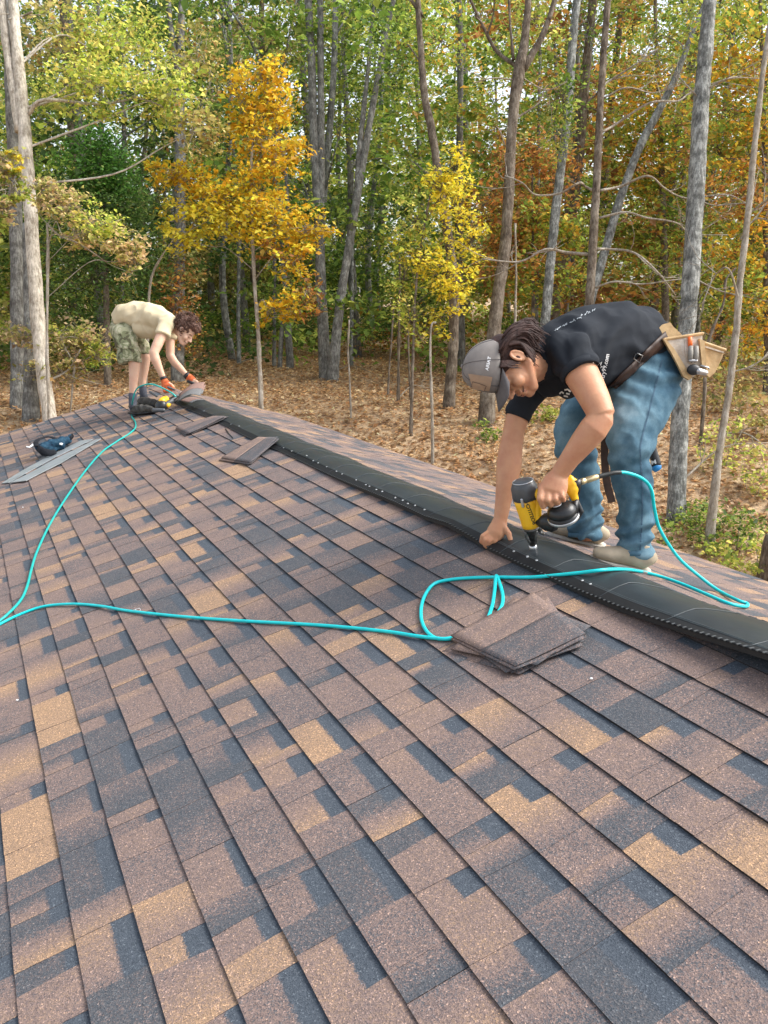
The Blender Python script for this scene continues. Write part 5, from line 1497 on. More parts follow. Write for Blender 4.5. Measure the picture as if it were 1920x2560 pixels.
mb = MB(); mb.loft([(P(1629, 1092, 3.62), .010, .011), (P(1630, 1110, 3.62), .015, .013), (P(1634, 1135, 3.62), .019, .015), (P(1640, 1158, 3.62), .021, .016), (P(1641, 1166, 3.62), .020, .015)], n=16); g_ = mb.build('grip', M_BLK, t_)
mb = MB(); mb.loft([(P(1639, 1163, 3.62), .0205, .0155), (P(1642, 1170, 3.62), .022, .016), (P(1646, 1176, 3.62), .015, .012)], n=16); mb.build('butt', M_BLUE, t_)
mb = MB(); mb.capsule(P(1650, 960, 3.66), P(1676, 968, 3.66), .014, .016); mb.build('head', M_STEEL, t_)
gb = bvh_of([g_]); text_decal(gb, 'M', (1629, 1161), (1641, 1158), 9, 'logo', M_WHITE, g_, .001, bold=.05)

# ================================================================== NAIL GUNS
M_YEL = mat_noise('yellow_casting', [(.3, (.80, .42, .01)), (.7, (.90, .52, .02))], scale=12, rough=.35, bump=.05, spec=.5)
M_GUNG = flat('gun_grey_plastic', (.07, .075, .08), rough=.4); M_GUNB = flat('gun_black', (.018, .019, .02), rough=.35)
M_ALU = flat('cast_aluminium', (.55, .56, .57), rough=.35, metallic=.85); M_BRASS = flat('brass', (.72, .60, .36), rough=.35, metallic=.85)
M_NOSE = mat_noise('gun_nose_steel', [(.3, (.04, .04, .04)), (.7, (.22, .22, .22))], scale=60, rough=.35, metallic=.7, bump=.3)
def px3(a, b): return (1140 + .2411 * a, 1100 + .2411 * b)
gun = empty('nail_gun', P(1330, 1330, 3.38), 'yellow and grey coil nail gun held over the ridge vent by the near roofer', 'nail gun')
GD = 3.27; k = GD / FPX
c_top = P(*px3(690, 415), GD); c_bot = P(*px3(785, 900), GD + .06)
mb = MB(); mb.lathe(c_top, c_bot, [(.36, .031), (.365, .0485), (.5, .0465), (.7, .041), (.9, .0375), (.985, .036), (1.0, .030)], n=32); gbod = mb.build('housing', M_YEL, gun)
mb = MB(); mb.lathe(c_top, c_bot, [(.0, .008), (.005, .033), (.02, .037), (.05, .042), (.14, .0505), (.3, .0505), (.385, .0500), (.39, .045)], n=32); gc = mb.build('cylinder_cap', M_GUNG, gun)
mb = MB()
ax = (c_bot - c_top) / np.linalg.norm(c_bot - c_top)
ring = []
e1 = np.cross(ax, FWD); e1 /= np.linalg.norm(e1); e2 = np.cross(ax, e1)
ln_ = np.linalg.norm(c_bot - c_top)
for a in np.linspace(0, 2 * math.pi, 25): ring.append(c_top + ax * ln_ * .025 + (e1 * math.cos(a) + e2 * math.sin(a)) * .0395)
mb.tube(ring, .0022, n=6); mb.build('exhaust_ring', M_ALU, gc)
for a in range(0, 360, 90):
    mb = MB(); a_ = math.radians(a + 30); q = c_top + ax * ln_ * .38 + (e1 * math.cos(a_) + e2 * math.sin(a_)) * .049
    mb.capsule(q - ax * .012, q + ax * .014, .006, .006, n=8)
    mb.build('cap_bolt', M_ALU, gc)
# yellow rib joining the handle, the handle under the hand and its flared rear end
mb = MB(); mb.loft([S(*px3(800, 560), 3.27, 11, 12), S(*px3(850, 560), 3.26, 14, 13), S(*px3(930, 540), 3.24, 16, 13), S(*px3(1040, 500), 3.24, 16, 13), S(*px3(1150, 460), 3.23, 18, 14), S(*px3(1200, 440), 3.23, 22, 16), S(*px3(1225, 432), 3.23, 18, 14)], n=18)
mb.loft([S(*px3(1190, 400), 3.23, 10, 12), S(*px3(1205, 450), 3.23, 20, 15), S(*px3(1210, 520), 3.23, 18, 13), S(*px3(1222, 580), 3.235, 11, 10), S(*px3(1240, 635), 3.24, 9, 9)], n=18)
mb.loft([S(*px3(820, 530), 3.27, 12, 12), S(*px3(845, 700), 3.28, 11, 11), S(*px3(850, 860), 3.30, 9, 9)], n=12)
hd_ = mb.build('handle', M_YEL, gun); remesh(hd_, .004, smooth=3)
mb = MB(); mb.loft([S(*px3(1228, 420), 3.23, 19, 15), S(*px3(1240, 470), 3.23, 16, 13), S(*px3(1262, 560), 3.235, 5, 8)], n=14); mb.build('end_plate', M_GUNB, gun)
mb = MB(); mb.loft([S(*px3(930, 640), 3.2, 3, 4), S(*px3(960, 690), 3.19, 4, 4), S(*px3(985, 650), 3.2, 3, 4)], n=8); mb.build('trigger', M_GUNB, gun)
# coil magazine
mc = P(*px3(1100, 745), 3.23); m_ax = cw(-.30, -.80, -.52)
mb = MB(); mb.lathe(mc + m_ax * .034, mc - m_ax * .040, [(0, .012), (.02, .030), (.12, .044), (.3, .0535), (.5, .056), (.52, .050), (.56, .0505), (.6, .058), (.9, .056), (1, .045)], n=36); mag = mb.build('magazine', M_GUNB, gun)
mb = MB(); mb.lathe(mc - m_ax * .018, mc - m_ax * .030, [(0, .059), (.1, .0605), (.9, .0605), (1, .059)], n=36); mb.build('magazine_rim', M_ALU, mag)
mb = MB(); q = mc + m_ax * .034 + cw(-1, -.1, -.2) * .018; mb.lathe(q, q + m_ax * .004, [(0, .0225), (.6, .0225), (1, .019)], n=24); mb.build('magazine_badge', M_ALU, mag)
mb = MB()
mb.loft([S(*px3(850, 850), 3.30, 9, 12), S(*px3(920, 850), 3.28, 22, 14), S(*px3(1000, 850), 3.26, 26, 14), S(*px3(1060, 860), 3.26, 18, 12)], n=14)
mb.box(P(*px3(1235, 700), 3.22), (.02, .02, .05), np.stack([RIGHT, FWD, DOWN])); mb.capsule(P(*px3(1250, 640), 3.23), P(*px3(1300, 740), 3.23), .011, .009); mb.capsule(P(*px3(1300, 740), 3.23), P(*px3(1260, 810), 3.24), .009, .009)
mb.build('feed_door', M_GUNB, gun)
# nose
n0 = P(*px3(780, 890), 3.33); n1 = P(*px3(800, 1135), 3.40)
mb = MB(); mb.lathe(n0, n1, [(0, .030), (.08, .030), (.1, .022), (.25, .024), (.27, .017), (.55, .017), (.57, .0135), (.95, .0145), (1, .010)], n=20)
for a, b, r in [((730, 930), (735, 1010), .009), ((715, 960), (760, 1060), .007), ((850, 900), (890, 960), .010), ((830, 950), (830, 1060), .008), ((880, 960), (910, 975), .007)]:
    mb.capsule(P(*px3(*a), 3.335), P(*px3(*b), 3.35), r, r * .85, n=10)
nose = mb.build('nose', M_NOSE, gun)
mb = MB(); mb.lathe(P(*px3(795, 1085), 3.385), P(*px3(803, 1138), 3.40), [(0, .0145), (.7, .0165), (1, .012)], n=20); mb.build('contact_foot', M_ALU, nose)
# air fitting
mb = MB(); mb.lathe(P(*px3(1240, 452), 3.23), P(*px3(1300, 432), 3.23), [(0, .011), (.3, .011), (.31, .006), (.7, .006), (.71, .009), (1, .009)], n=16); mb.build('air_plug', M_ALU, gun)
mb = MB(); mb.lathe(P(*px3(1290, 436), 3.23), P(*px3(1475, 378), 3.24), [(0, .009), (.03, .0125), (.2, .0125), (.22, .0108), (.35, .0108), (.37, .0125), (.85, .0115), (1, .009)], n=18); mb.build('coupler', M_BRASS, gun)
gb2 = bvh_of([gbod]); text_decal(gb2, 'BOSTITCH', px3(800, 880), px3(715, 650), 8.5, 'lettering', M_GUNB, gbod, .0012, bold=.03, flip=-1)

# ================================================================== HOSE
M_HOSE = flat('cyan_hose', (.0, .56, .58), rough=.4, spec=.5, var=.10); M_HOSEB = flat('hose_bend_guard', (.02, .022, .022), rough=.5)
def surf(px, py, lift=.008):
    """first point along a picture ray that touches the roof or the vent, plus lift"""
    r = ray(px, py); k = 1.2
    while k < 14:
        q = CAMP + r * k
        h_ = (vent_z(q[0], q[1]) if -.145 < q[0] < .205 else -T * abs(q[0])) + lift + (0 if -.145 < q[0] < .205 else .009)
        if q[2] <= h_: return q
        k += .004
    return roofpt(px, py, lift)
def air(px, py, d): return P(px, py, d)
path = [air(1535, 1182, 3.25), air(1566, 1182, 3.27), air(1606, 1197, 3.30), air(1628, 1224, 3.32), air(1637, 1277, 3.36), air(1651, 1326, 3.40), air(1695, 1393, 3.46)]
path += [air(1745, 1438, 3.47), air(1796, 1476, 3.44)] + [surf(a, b, .010) for a, b in [(1845, 1501), (1868, 1509)]]
path += [surf(a, b, .010) for a, b in [(1862, 1516), (1820, 1508), (1760, 1483), (1700, 1458), (1640, 1438), (1580, 1425), (1520, 1424), (1440, 1433), (1330, 1443), (1240, 1443), (1170, 1445), (1120, 1450), (1085, 1460), (1063, 1487), (1053, 1520), (1055, 1555), (1072, 1584), (1100, 1597), (1150, 1589), (1208, 1560), (1228, 1522), (1236, 1480)]]
q_ = roofpt(1240, 1440, .03)
path += [q_, roofpt(1248, 1455, .02)] + [surf(a, b, .009) for a, b in [(1257, 1490), (1252, 1520), (1228, 1548), (1180, 1574), (1150, 1588)]]
path += [roofpt(1120, 1597, .020), roofpt(1085, 1595, .020)] + [surf(a, b, .009) for a, b in [(1040, 1590), (960, 1578), (800, 1563), (600, 1552), (450, 1541), (320, 1527), (250, 1515), (180, 1510), (110, 1516), (50, 1536), (-10, 1566), (-60, 1600), (-90, 1640)]]
hose1 = empty('air_hose', path[0], 'bright cyan air hose looping from the near nail gun past the shingle stack', 'hose')
mb = MB(); c = catmull(path, 8); mb.tube(c, .0066, n=10); mb.build('tube', M_HOSE, hose1)
mb = MB(); c = catmull([P(*px3(1470, 380), 3.24), air(1515, 1187, 3.245), air(1536, 1182, 3.25), air(1552, 1181, 3.26)], 6); mb.tube(c, list(np.linspace(.0095, .0075, len(c))), n=12); mb.build('bend_guard', M_HOSEB, hose1)
far = [surf(a, b, .009) for a, b in [(-60, 1610), (-10, 1560), (20, 1535), (52, 1500), (68, 1465), (78, 1425), (92, 1380), (125, 1310), (165, 1245), (215, 1175), (255, 1130), (290, 1105), (322, 1085), (338, 1070), (338, 1055), (330, 1042), (330, 1025)]]
far += [air(331, 1005, 8.3), air(340, 975, 8.2), air(358, 963, 8.15), air(382, 961, 8.1), air(410, 972, 8.05), air(430, 983, 8.0), air(440, 992, 8.0)]
hose2 = empty('air_hose', far[0], 'cyan air hose running up the left of the roof to the far nail gun', 'hose')
mb = MB(); c = catmull(far, 6); mb.tube(c, .0072, n=10); mb.build('tube', flat('teal_hose', (.01, .36, .33), rough=.35, var=.05), hose2)

# ================================================================== CAP SHINGLE STACKS
M_CAPB = mat_noise('cap_shingle_brown', [(.3, (.16, .10, .09)), (.6, (.26, .165, .13))], scale=190, rough=.9, bump=.6, bscale=400, dist=.002)
M_CAPG = mat_noise('cap_shingle_grey', [(.3, (.085, .088, .092)), (.7, (.19, .19, .185))], scale=190, rough=.9, bump=.6, bscale=400, dist=.002)
def cap_shingle(quad, lift, split, label, curl=0.0, group=None, seed=0, warp=0.004, flare=None, name='cap_shingle'):
    """quad: four roof points L, T, R, B (world, on roof); split: share from the L-T side that is brown, rest dark grey"""
    rg = np.random.default_rng(seed); L_, T_, R_, B_ = [np.array(q, float) for q in quad]
    nu, nv = 10, 8
    root = None
    def srf(a, b):         # a along L->T, b from L-T side towards B-R side
        q = (L_ * (1 - a) + T_ * a) * (1 - b) + (B_ * (1 - a) + R_ * a) * b
        h_ = lift + warp * math.sin(a * 5 + seed) * math.cos(b * 4 + seed) + curl * ((a - .5) ** 2) * 4
        if flare is not None: h_ += flare(a, b)
        return q + np.array([-ST * h_, 0, CT * h_])
    def piece(b0, b1, name, mat, par):
        ton = (.50 + rg.uniform(-.04, .1)) if mat is M_CAPB else (.24 + rg.uniform(-.03, .04))
        V, F = [], []
        for j in range(nv + 1):
            for i in range(nu + 1):
                b = b0 + (b1 - b0) * j / nv
                V.append(srf(i / nu + rg.normal() * .002 * (j in (0, nv)), b))
        n_ = len(V)
        V += [v - np.array([-ST, 0, CT]) * .0036 for v in V]
        for j in range(nv):
            for i in range(nu):
                f = (j * (nu + 1) + i, j * (nu + 1) + i + 1, (j + 1) * (nu + 1) + i + 1, (j + 1) * (nu + 1) + i)
                F.append(f); F.append(tuple(q + n_ for q in f[::-1]))
        for i in range(nu):
            F.append((i, i + n_, i + 1 + n_, i + 1)); e_ = nv * (nu + 1) + i; F.append((e_, e_ + 1, e_ + 1 + n_, e_ + n_))
        for j in range(nv):
            e_ = j * (nu + 1); F.append((e_, e_ + nu + 1, e_ + nu + 1 + n_, e_ + n_)); e_ += nu; F.append((e_, e_ + n_, e_ + nu + 1 + n_, e_ + nu + 1))
        o_ = mesh_np(name, V, F, M_SH, par, True, origin=srf(.5, (b0 + b1) / 2)); set_tone(o_.data, [(ton + .05 * math.sin(i_ * .7), 0, 0 if i_ < n_ else .6, 1) for i_ in range(2 * n_)]); return o_
    if split >= 1 or split <= 0:
        o = piece(0, 1, name, M_CAPB if split >= 1 else M_CAPG, None); tag(o, label, 'shingle', group); return o
    root = empty(name, srf(.5, .5), label, 'shingle', group)
    piece(0, split, 'brown_face', M_CAPB, root); piece(split, 1, 'grey_headlap', M_CAPG, root)
    return root
def stack(quadpx, n, base_label, group, seed, rot=.05, gap=.0050, lift0=.012, split=.48, tilt=None):
    q = [roofpt(a, b, 0) for a, b in quadpx]; cen = sum(q) / 4
    rg = np.random.default_rng(seed)
    for i in range(n):
        a = rg.normal() * rot * (i < n - 1); sh = rg.normal(size=2) * .012 * (i < n - 1)
        R = np.array([[math.cos(a), -math.sin(a)], [math.sin(a), math.cos(a)]])
        qq = []
        for p in q:
            d_ = R @ (p[:2] - cen[:2]) + sh; x = cen[0] + d_[0]; y = cen[1] + d_[1]
            qq.append(np.array([x, y, -T * abs(x)]))
        ordn = ('lowest', 'second lowest', 'third lowest', 'fourth lowest', 'fifth lowest')[min(i, 4)]
        lb = base_label[0] if i == n - 1 else base_label[1].replace('cap shingle under the topmost one', ordn + ' cap shingle')
        cap_shingle(qq, lift0 + gap * i, split, lb, group=group, seed=seed * 10 + i, warp=.0025, flare=tilt)
# height of the top sheet lifts the picture outline: aim the footprint a little lower
stack([(1132, 1612), (1338, 1502), (1468, 1608), (1294, 1690)], 6, ('brown and grey cap shingle topmost on the near stack beside the hose loop', 'cap shingle under the topmost one in the near stack beside the hose loop'), 'cap shingles in the near stack', 3, rot=.085)
stack([(556, 1152), (648, 1100), (700, 1112), (628, 1166)], 4, ('cap shingle topmost on the middle stack against the ridge vent', 'cap shingle under the topmost one in the middle stack against the vent'), 'cap shingles in the middle stack', 4, rot=.09, tilt=lambda a, b: .03 * a * b)
stack([(442, 1076), (535, 1046), (568, 1054), (472, 1092)], 4, ('cap shingle topmost on the far stack nearest the roofer in shorts', 'cap shingle under the topmost one in the far stack'), 'cap shingles in the far stack', 5, rot=.07, tilt=lambda a, b: .02 * a * b)
# sheets being laid at the far end
def free_sheet(pts, mats, label, split=.55, curl=.03):
    """pts: four picture corners with depth, L T R B"""
    L_, T_, R_, B_ = [P(*p) for p in pts]
    root = empty('cap_shingle', (L_ + T_ + R_ + B_) / 4, label, 'shingle')
    for nm, b0, b1, mt_ in (('brown_face', 0, split, M_CAPB), ('grey_headlap', split, 1, M_CAPG)):
        V, F = [], []; nu, nv = 10, 5
        for j in range(nv + 1):
            for i in range(nu + 1):
                a = i / nu; b = b0 + (b1 - b0) * j / nv
                q = (L_ * (1 - a) + T_ * a) * (1 - b) + (B_ * (1 - a) + R_ * a) * b
                V.append(q + np.array([0, 0, curl * math.sin(a * math.pi)]))
        for j in range(nv):
            for i in range(nu): F.append((j * (nu + 1) + i, j * (nu + 1) + i + 1, (j + 1) * (nu + 1) + i + 1, (j + 1) * (nu + 1) + i))
        o = mesh_np(nm, V, F, mt_, root, True, origin=V[0]); s_ = o.modifiers.new('s', 'SOLIDIFY'); s_.thickness = .005
free_sheet([(440, 1000, 8.3), (515, 962, 8.5), (506, 985, 8.3), (436, 1004, 8.25)], None, 'dark cap shingle pressed down on the ridge by the gloved hands', .6, .02)
free_sheet([(450, 985, 8.4), (512, 956, 8.5), (500, 990, 8.25), (445, 1004, 8.2)], None, 'upper cap shingle curling up at the far end of the ridge', .5, .035)
free_sheet([(385, 978, 8.6), (440, 975, 8.6), (450, 992, 8.4), (410, 985, 8.4)], None, 'cap shingle lying behind the far boots', .7, .0)
free_sheet([(452, 1002, 8.1), (485, 993, 8.1), (512, 1001, 7.9), (478, 1008, 7.9)], None, 'cap shingle lapped over the far end of the vent', .8, .012)

# ================================================================== SMALL THINGS ON THE LEFT
M_ALUF = mat_noise('galvanised_strip', [(.3, (.24, .27, .28)), (.7, (.34, .37, .385))], scale=8, rough=.45, metallic=.35, bump=.05)
def px7(a, b): return (.217 * a, 1040 + .217 * b)
def flashing(poly, label, lift):
    q = [roofpt(*px7(a, b), lift) for a, b in poly]
    m_ = MB(); m_.prism(q, np.array([-ST, 0, CT]) * .006)
    return tag(m_.build('flashing_strip', M_ALUF, None, smooth=False), label, 'flashing')
flashing([(20, 782), (98, 774), (330, 646), (620, 486), (1078, 270), (930, 290), (560, 470), (250, 640)], 'bent blue grey metal flashing strip lying beside the crumpled cap', .012)
flashing([(122, 774), (300, 750), (480, 657), (700, 547), (1165, 268), (1096, 280), (640, 500), (352, 660)], 'blue grey metal flashing strip lying in front of the other, nearer the camera', .018)
# crumpled dark cap
M_NAVY = cloth_mat('navy_cloth', [(.3, (.008, .02, .04)), (.55, (.015, .05, .085)), (.75, (.05, .10, .14))], 30, 500)
M_BLKC = cloth_mat('black_cloth', [(.3, (.006, .007, .01)), (.7, (.02, .022, .028))], 20, 500)
hat = empty('cloth_cap', roofpt(130, 1132), 'crumpled black and navy cloth cap lying beside the flashing strips', 'cap')
mb = MB(); k = 7.75
ring = [P(*px7(a, b), k) for a, b in [(420, 300), (470, 255), (570, 235), (640, 250)]]
mb.loft([S(*px7(440, 340), 7.7, 8, 8), S(*px7(490, 370), 7.65, 15, 16), S(*px7(580, 360), 7.7, 17, 18), S(*px7(680, 330), 7.75, 15, 16), S(*px7(760, 270), 7.85, 9, 10), S(*px7(815, 225), 7.95, 4, 5)], n=18)
o = mb.build('crown', M_NAVY, hat); remesh(o, .012, smooth=3, disp=lambda W, N_: vnoise(W, 18.0, 2) * .03 + vnoise(W, 45, 4) * .01)
mb = MB()
c = catmull([P(*px7(a, b), d_) for a, b, d_ in [(425, 350, 7.6), (415, 300, 7.7), (470, 258, 7.85), (570, 240, 7.95), (640, 262, 7.9), (690, 300, 7.8)]], 5)
mb.loft([(q, .022, .007) for q in c], n=10, bvec=(0, 0, 1)); 
mb.loft([S(*px7(440, 370), 7.58, 8, 3), S(*px7(500, 415), 7.52, 10, 3), S(*px7(580, 425), 7.55, 8, 3), S(*px7(640, 410), 7.6, 6, 3)], n=10)
mb.build('band', M_BLKC, hat)
mb = MB(); mb.loft([S(*px7(770, 260), 7.9, 4, 8), S(*px7(800, 280), 7.85, 5, 8), S(*px7(835, 225), 7.95, 3, 6)], n=8); mb.build('peak', M_BLKC, hat)
hb = bvh_of([bpy.data.objects['crown']] if False else [o])
stroke_decal(hb, [[(149, 1110), (153, 1109), (156, 1111)]], 5, 'badge', M_WHITE, hat, .004)
m_ = MB(); q = [roofpt(*px7(a, b), .010) for a, b in [(300, 350), (335, 355), (380, 320), (385, 345), (340, 368), (305, 362)]]; m_.prism(q, (0, 0, .004))
tag(m_.build('paper_scrap', M_WHITE, None, smooth=False), 'small white scrap of wrapper left of the crumpled cap', 'scrap')
m_ = MB(); m_.tube(catmull([roofpt(330, 1528, .012), roofpt(336, 1524, .03), roofpt(348, 1521, .02), roofpt(351, 1525, .015), roofpt(345, 1530, .012), roofpt(360, 1531, .011)], 5), .0013, n=6)
tag(m_.build('wire_offcut', M_ALU), 'little curl of thin wire beside the cyan hose on the left', 'wire')
m_ = MB(); m_.tube([roofpt(564, 1072, .012), roofpt(572, 1084, .012), roofpt(583, 1096, .012)], .005, n=6)
tag(m_.build('shingle_offcut', M_BLK), 'thin black offcut lying between the middle and far shingle stacks', 'offcut')
rg = np.random.default_rng(8)
for a, b, lb in [(1010 + 1000 - 532, 1380 + .5546 * 570, 'pale fleck of debris on the dark shingle below the near stack'), (57, 1268, 'pale fleck of debris on the shingles at the left below the flashing'), (43, 1750, 'pale fleck of debris near the left edge in the foreground')]:
    m_ = MB(); q = roofpt(a, b, .014); m_.ellipsoid(q, np.eye(3), (.005, .004, .003), 8, 6); tag(m_.build('debris_fleck', M_WHITE), lb, 'debris')
# ================================================================== FAR ROOFER
M_TAN = cloth_mat('sand_cotton', [(.3, (.50, .42, .27)), (.7, (.62, .53, .36))], 6)
def camo_material():
    mt, nt, bs = new_mat('camouflage_cloth'); L = nt.links.new
    g = nt.nodes.new('ShaderNodeNewGeometry'); n = nt.nodes.new('ShaderNodeTexNoise'); n.inputs['Scale'].default_value = 11; n.inputs['Detail'].default_value = 3; n.inputs['Distortion'].default_value = .8
    L(g.outputs['Position'], n.inputs['Vector'])
    r = ramp(nt, [(0, (.09, .085, .05)), (.42, (.17, .18, .10)), (.49, (.30, .30, .19)), (.56, (.40, .38, .27)), (.62, (.20, .21, .12))], 'CONSTANT'); L(n.outputs['Fac'], r.inputs[0])
    L(r.outputs[0], bs.inputs['Base Color']); bs.inputs['Roughness'].default_value = .9; bs.inputs['Specular IOR Level'].default_value = .2
    return mt
M_CAMO = camo_material()
M_SOCK = cloth_mat('grey_sock', [(.3, (.05, .055, .07)), (.7, (.09, .095, .115))], 20)
M_SHOE = cloth_mat('dark_boot', [(.3, (.035, .033, .03)), (.7, (.11, .105, .095))], 22, 150)
M_GLOVE = cloth_mat('orange_glove', [(.3, (.30, .05, .02)), (.6, (.66, .16, .06))], 40)
def c2(a, b): return (240 + .3376 * a, 720 + .3376 * b)
def S2(a, b, d, r, rd): x, y = c2(a, b); return S(x, y, d, r * .3376, rd * .3376)
DF = 8.45
person2 = empty('person', roofpt(345, 1028), 'curly haired roofer in sand t-shirt and camouflage shorts bent over at the far ridge end', 'person')
mb = MB()
HO2 = P(*c2(655, 325), 8.35); HU2 = cw(.62, -.62, -.05); HF2 = cw(.66, .70, -.12); HF2 -= HU2 * np.dot(HF2, HU2); HF2 /= np.linalg.norm(HF2)
# this roofer faces right: his right side is towards the camera
L2 = np.cross(HU2, HF2)
hw2, HA2 = head_parts(HO2, HU2, HF2, 1.0, person2, M_SKIN2, mb)
mb.loft([(hw2(-.01, 0, -.03), .05, .05), S2(600, 300, 8.42, 42, 40), S2(560, 270, 8.45, 60, 80), S2(440, 220, 8.5, 80, 100), S2(260, 210, 8.55, 70, 85), S2(205, 290, 8.58, 45, 60)], n=18)
# legs, bare from the shorts down
mb.loft([S2(225, 340, 8.5, 50, 50), S2(260, 450, 8.48, 52, 50), S2(285, 560, 8.47, 44, 44), S2(282, 640, 8.47, 37, 36), S2(276, 720, 8.47, 31, 31), S2(272, 800, 8.47, 24, 24), S2(272, 850, 8.47, 25, 27)], n=16)
mb.loft([S2(260, 350, 8.72, 50, 50), S2(330, 440, 8.74, 50, 50), S2(365, 520, 8.75, 40, 42), S2(355, 600, 8.75, 36, 36), S2(343, 680, 8.75, 29, 29), S2(345, 760, 8.75, 23, 23), S2(350, 820, 8.75, 25, 27)], n=16)
# arms
mb.loft([S2(520, 270, 8.3, 45, 45), S2(490, 340, 8.25, 40, 40), S2(450, 430, 8.2, 38, 36), S2(428, 480, 8.18, 36, 34), S2(440, 530, 8.18, 36, 32), S2(470, 600, 8.2, 27, 25), S2(500, 670, 8.22, 19, 18), S2(512, 700, 8.22, 22, 16), S2(520, 725, 8.22, 30, 15)], n=16)
mb.loft([S2(540, 300, 8.6, 42, 42), S2(548, 400, 8.62, 34, 34), S2(550, 500, 8.62, 32, 32), S2(580, 550, 8.6, 30, 28), S2(630, 600, 8.58, 24, 22), S2(672, 645, 8.56, 18, 17), S2(700, 670, 8.55, 22, 15), S2(720, 690, 8.54, 24, 12)], n=16)
k = 8.22 / FPX * .3376
for a, b, c in [((500, 735), (505, 765), (515, 780)), ((522, 740), (528, 765), (535, 778)), ((542, 738), (552, 760), (556, 772)), ((556, 722), (572, 742), (574, 755)), ((535, 700), (560, 715), (575, 730))]:
    mb.capsule(P(*c2(*a), 8.21), P(*c2(*b), 8.2), 10 * k, 9 * k, 8); mb.capsule(P(*c2(*b), 8.2), P(*c2(*c), 8.22), 9 * k, 8 * k, 8)
for a, b, c in [((725, 690), (745, 700), (752, 712)), ((715, 700), (735, 712), (745, 718)), ((705, 706), (720, 716), (732, 720)), ((728, 682), (748, 690), (756, 702)), ((690, 700), (700, 715), (712, 722))]:
    mb.capsule(P(*c2(*a), 8.53), P(*c2(*b), 8.52), 9 * k, 8.5 * k, 8); mb.capsule(P(*c2(*b), 8.52), P(*c2(*c), 8.52), 8.5 * k, 8 * k, 8)
b2 = mb.build('body', M_SKIN2, person2); remesh(b2, .0065, smooth=4)
mb = MB(); sgn = -1
mb.tube([hw2(.084, -.018, -.002), hw2(.090, -.03, -.005), hw2(.08, -.043, -.002)], [.002, .003, .002], n=5); mb.build('eyelashes', M_DARK, person2)
mb = MB(); mb.tube([hw2(.088, -.012, .022), hw2(.086, -.032, .027), hw2(.074, -.050, .022)], [.003, .004, .003], n=5); mb.build('eyebrows', M_CURL, person2)
mb = MB(); mb.tube([hw2(.078, -.036, -.058), hw2(.091, -.022, -.063), hw2(.098, 0, -.064)], [.002, .003, .003], n=5); mb.build('mouth', M_DARK, person2)
# curls
rg = np.random.default_rng(12)
mb = MB(); mb.ellipsoid(hw2(-.03, 0, .055), HA2, (.105, .09, .095)); mb.ellipsoid(hw2(.045, 0, .10), HA2, (.06, .075, .05)); ho = mb.build('hair', M_CURL, person2); remesh(ho, .01, smooth=3, disp=lambda W, N_: vnoise(W, 40.0, 2) * .02)
mb = MB()
for i in range(300):
    v = rg.normal(size=3); v /= np.linalg.norm(v)
    if v[0] > .45 and v[2] < .25: continue
    if v[2] < -.75: continue
    f, l, u = -.025 + v[0] * .118, v[1] * .100, .055 + v[2] * .112
    c = hw2(f, l, u); nr = (c - hw2(-.03, 0, .05)); nr /= np.linalg.norm(nr)
    e1 = np.cross(nr, rg.normal(size=3)); e1 /= np.linalg.norm(e1); e2 = np.cross(nr, e1); r_ = rg.uniform(.008, .018)
    pts = [c + (e1 * math.cos(t) + e2 * math.sin(t)) * r_ + nr * .004 * t for t in np.linspace(0, rg.uniform(5, 9), 10)]
    mb.tube(pts, .0032, n=4, cap=False)
cr = mb.build('curls', M_CURL, ho)
# t-shirt
def disp2(W, N_):
    x, y = project_px(W)
    return vnoise(W, 7.0, 6) * .018 + (1 - np.abs(vnoise(W, 9.0, 3)) * 2.5) * .008 + .007 * np.sin((x * .9 - y * .5) * .16) * np.exp(-(((x - 345) / 40) ** 2 + ((y - 815) / 35) ** 2))
mb = MB()
mb.loft([S2(165, 255, 8.58, 70, 92), S2(205, 222, 8.57, 92, 104), S2(290, 205, 8.55, 108, 112), S2(380, 215, 8.52, 108, 116), S2(465, 240, 8.48, 100, 118), S2(535, 268, 8.45, 78, 108), S2(580, 285, 8.43, 52, 60)], n=24)
mb.loft([S2(300, 300, 8.52, 60, 70), S2(400, 300, 8.5, 70, 80), S2(480, 310, 8.48, 50, 80)], n=20)
mb.loft([S2(520, 240, 8.34, 66, 60), S2(520, 285, 8.29, 60, 56), S2(500, 340, 8.25, 54, 52), S2(494, 356, 8.24, 53, 51)], n=18)
mb.loft([S2(545, 280, 8.6, 52, 50), S2(550, 340, 8.62, 46, 46), S2(550, 378, 8.62, 42, 42)], n=18)
sh2 = mb.build('shirt', M_TAN, person2); remesh(sh2, .009, smooth=4, disp=disp2)
mb = MB()
mb.loft([S2(190, 250, 8.58, 70, 92), S2(168, 300, 8.6, 70, 94), S2(190, 340, 8.6, 72, 92)], n=20)
mb.loft([S2(188, 290, 8.52, 78, 66), S2(215, 370, 8.49, 86, 68), S2(235, 450, 8.47, 88, 68), S2(247, 520, 8.46, 86, 66), S2(252, 560, 8.46, 84, 66)], n=20)
mb.loft([S2(215, 300, 8.70, 70, 66), S2(290, 380, 8.73, 72, 66), S2(340, 450, 8.75, 60, 60), S2(350, 500, 8.75, 56, 56)], n=20)
jn2 = mb.build('shorts', M_CAMO, person2); remesh(jn2, .009, smooth=3, disp=lambda W, N_: vnoise(W, 12.0, 8) * .018 + vnoise(W, 30, 8) * .006)
mb = MB(); q = P(*c2(235, 480), 8.38); mb.box(q, (.10, .02, .13), np.stack([RIGHT, FWD, -DOWN])); mb.box(P(*c2(235, 440), 8.372), (.105, .02, .035), np.stack([RIGHT, FWD, -DOWN]))
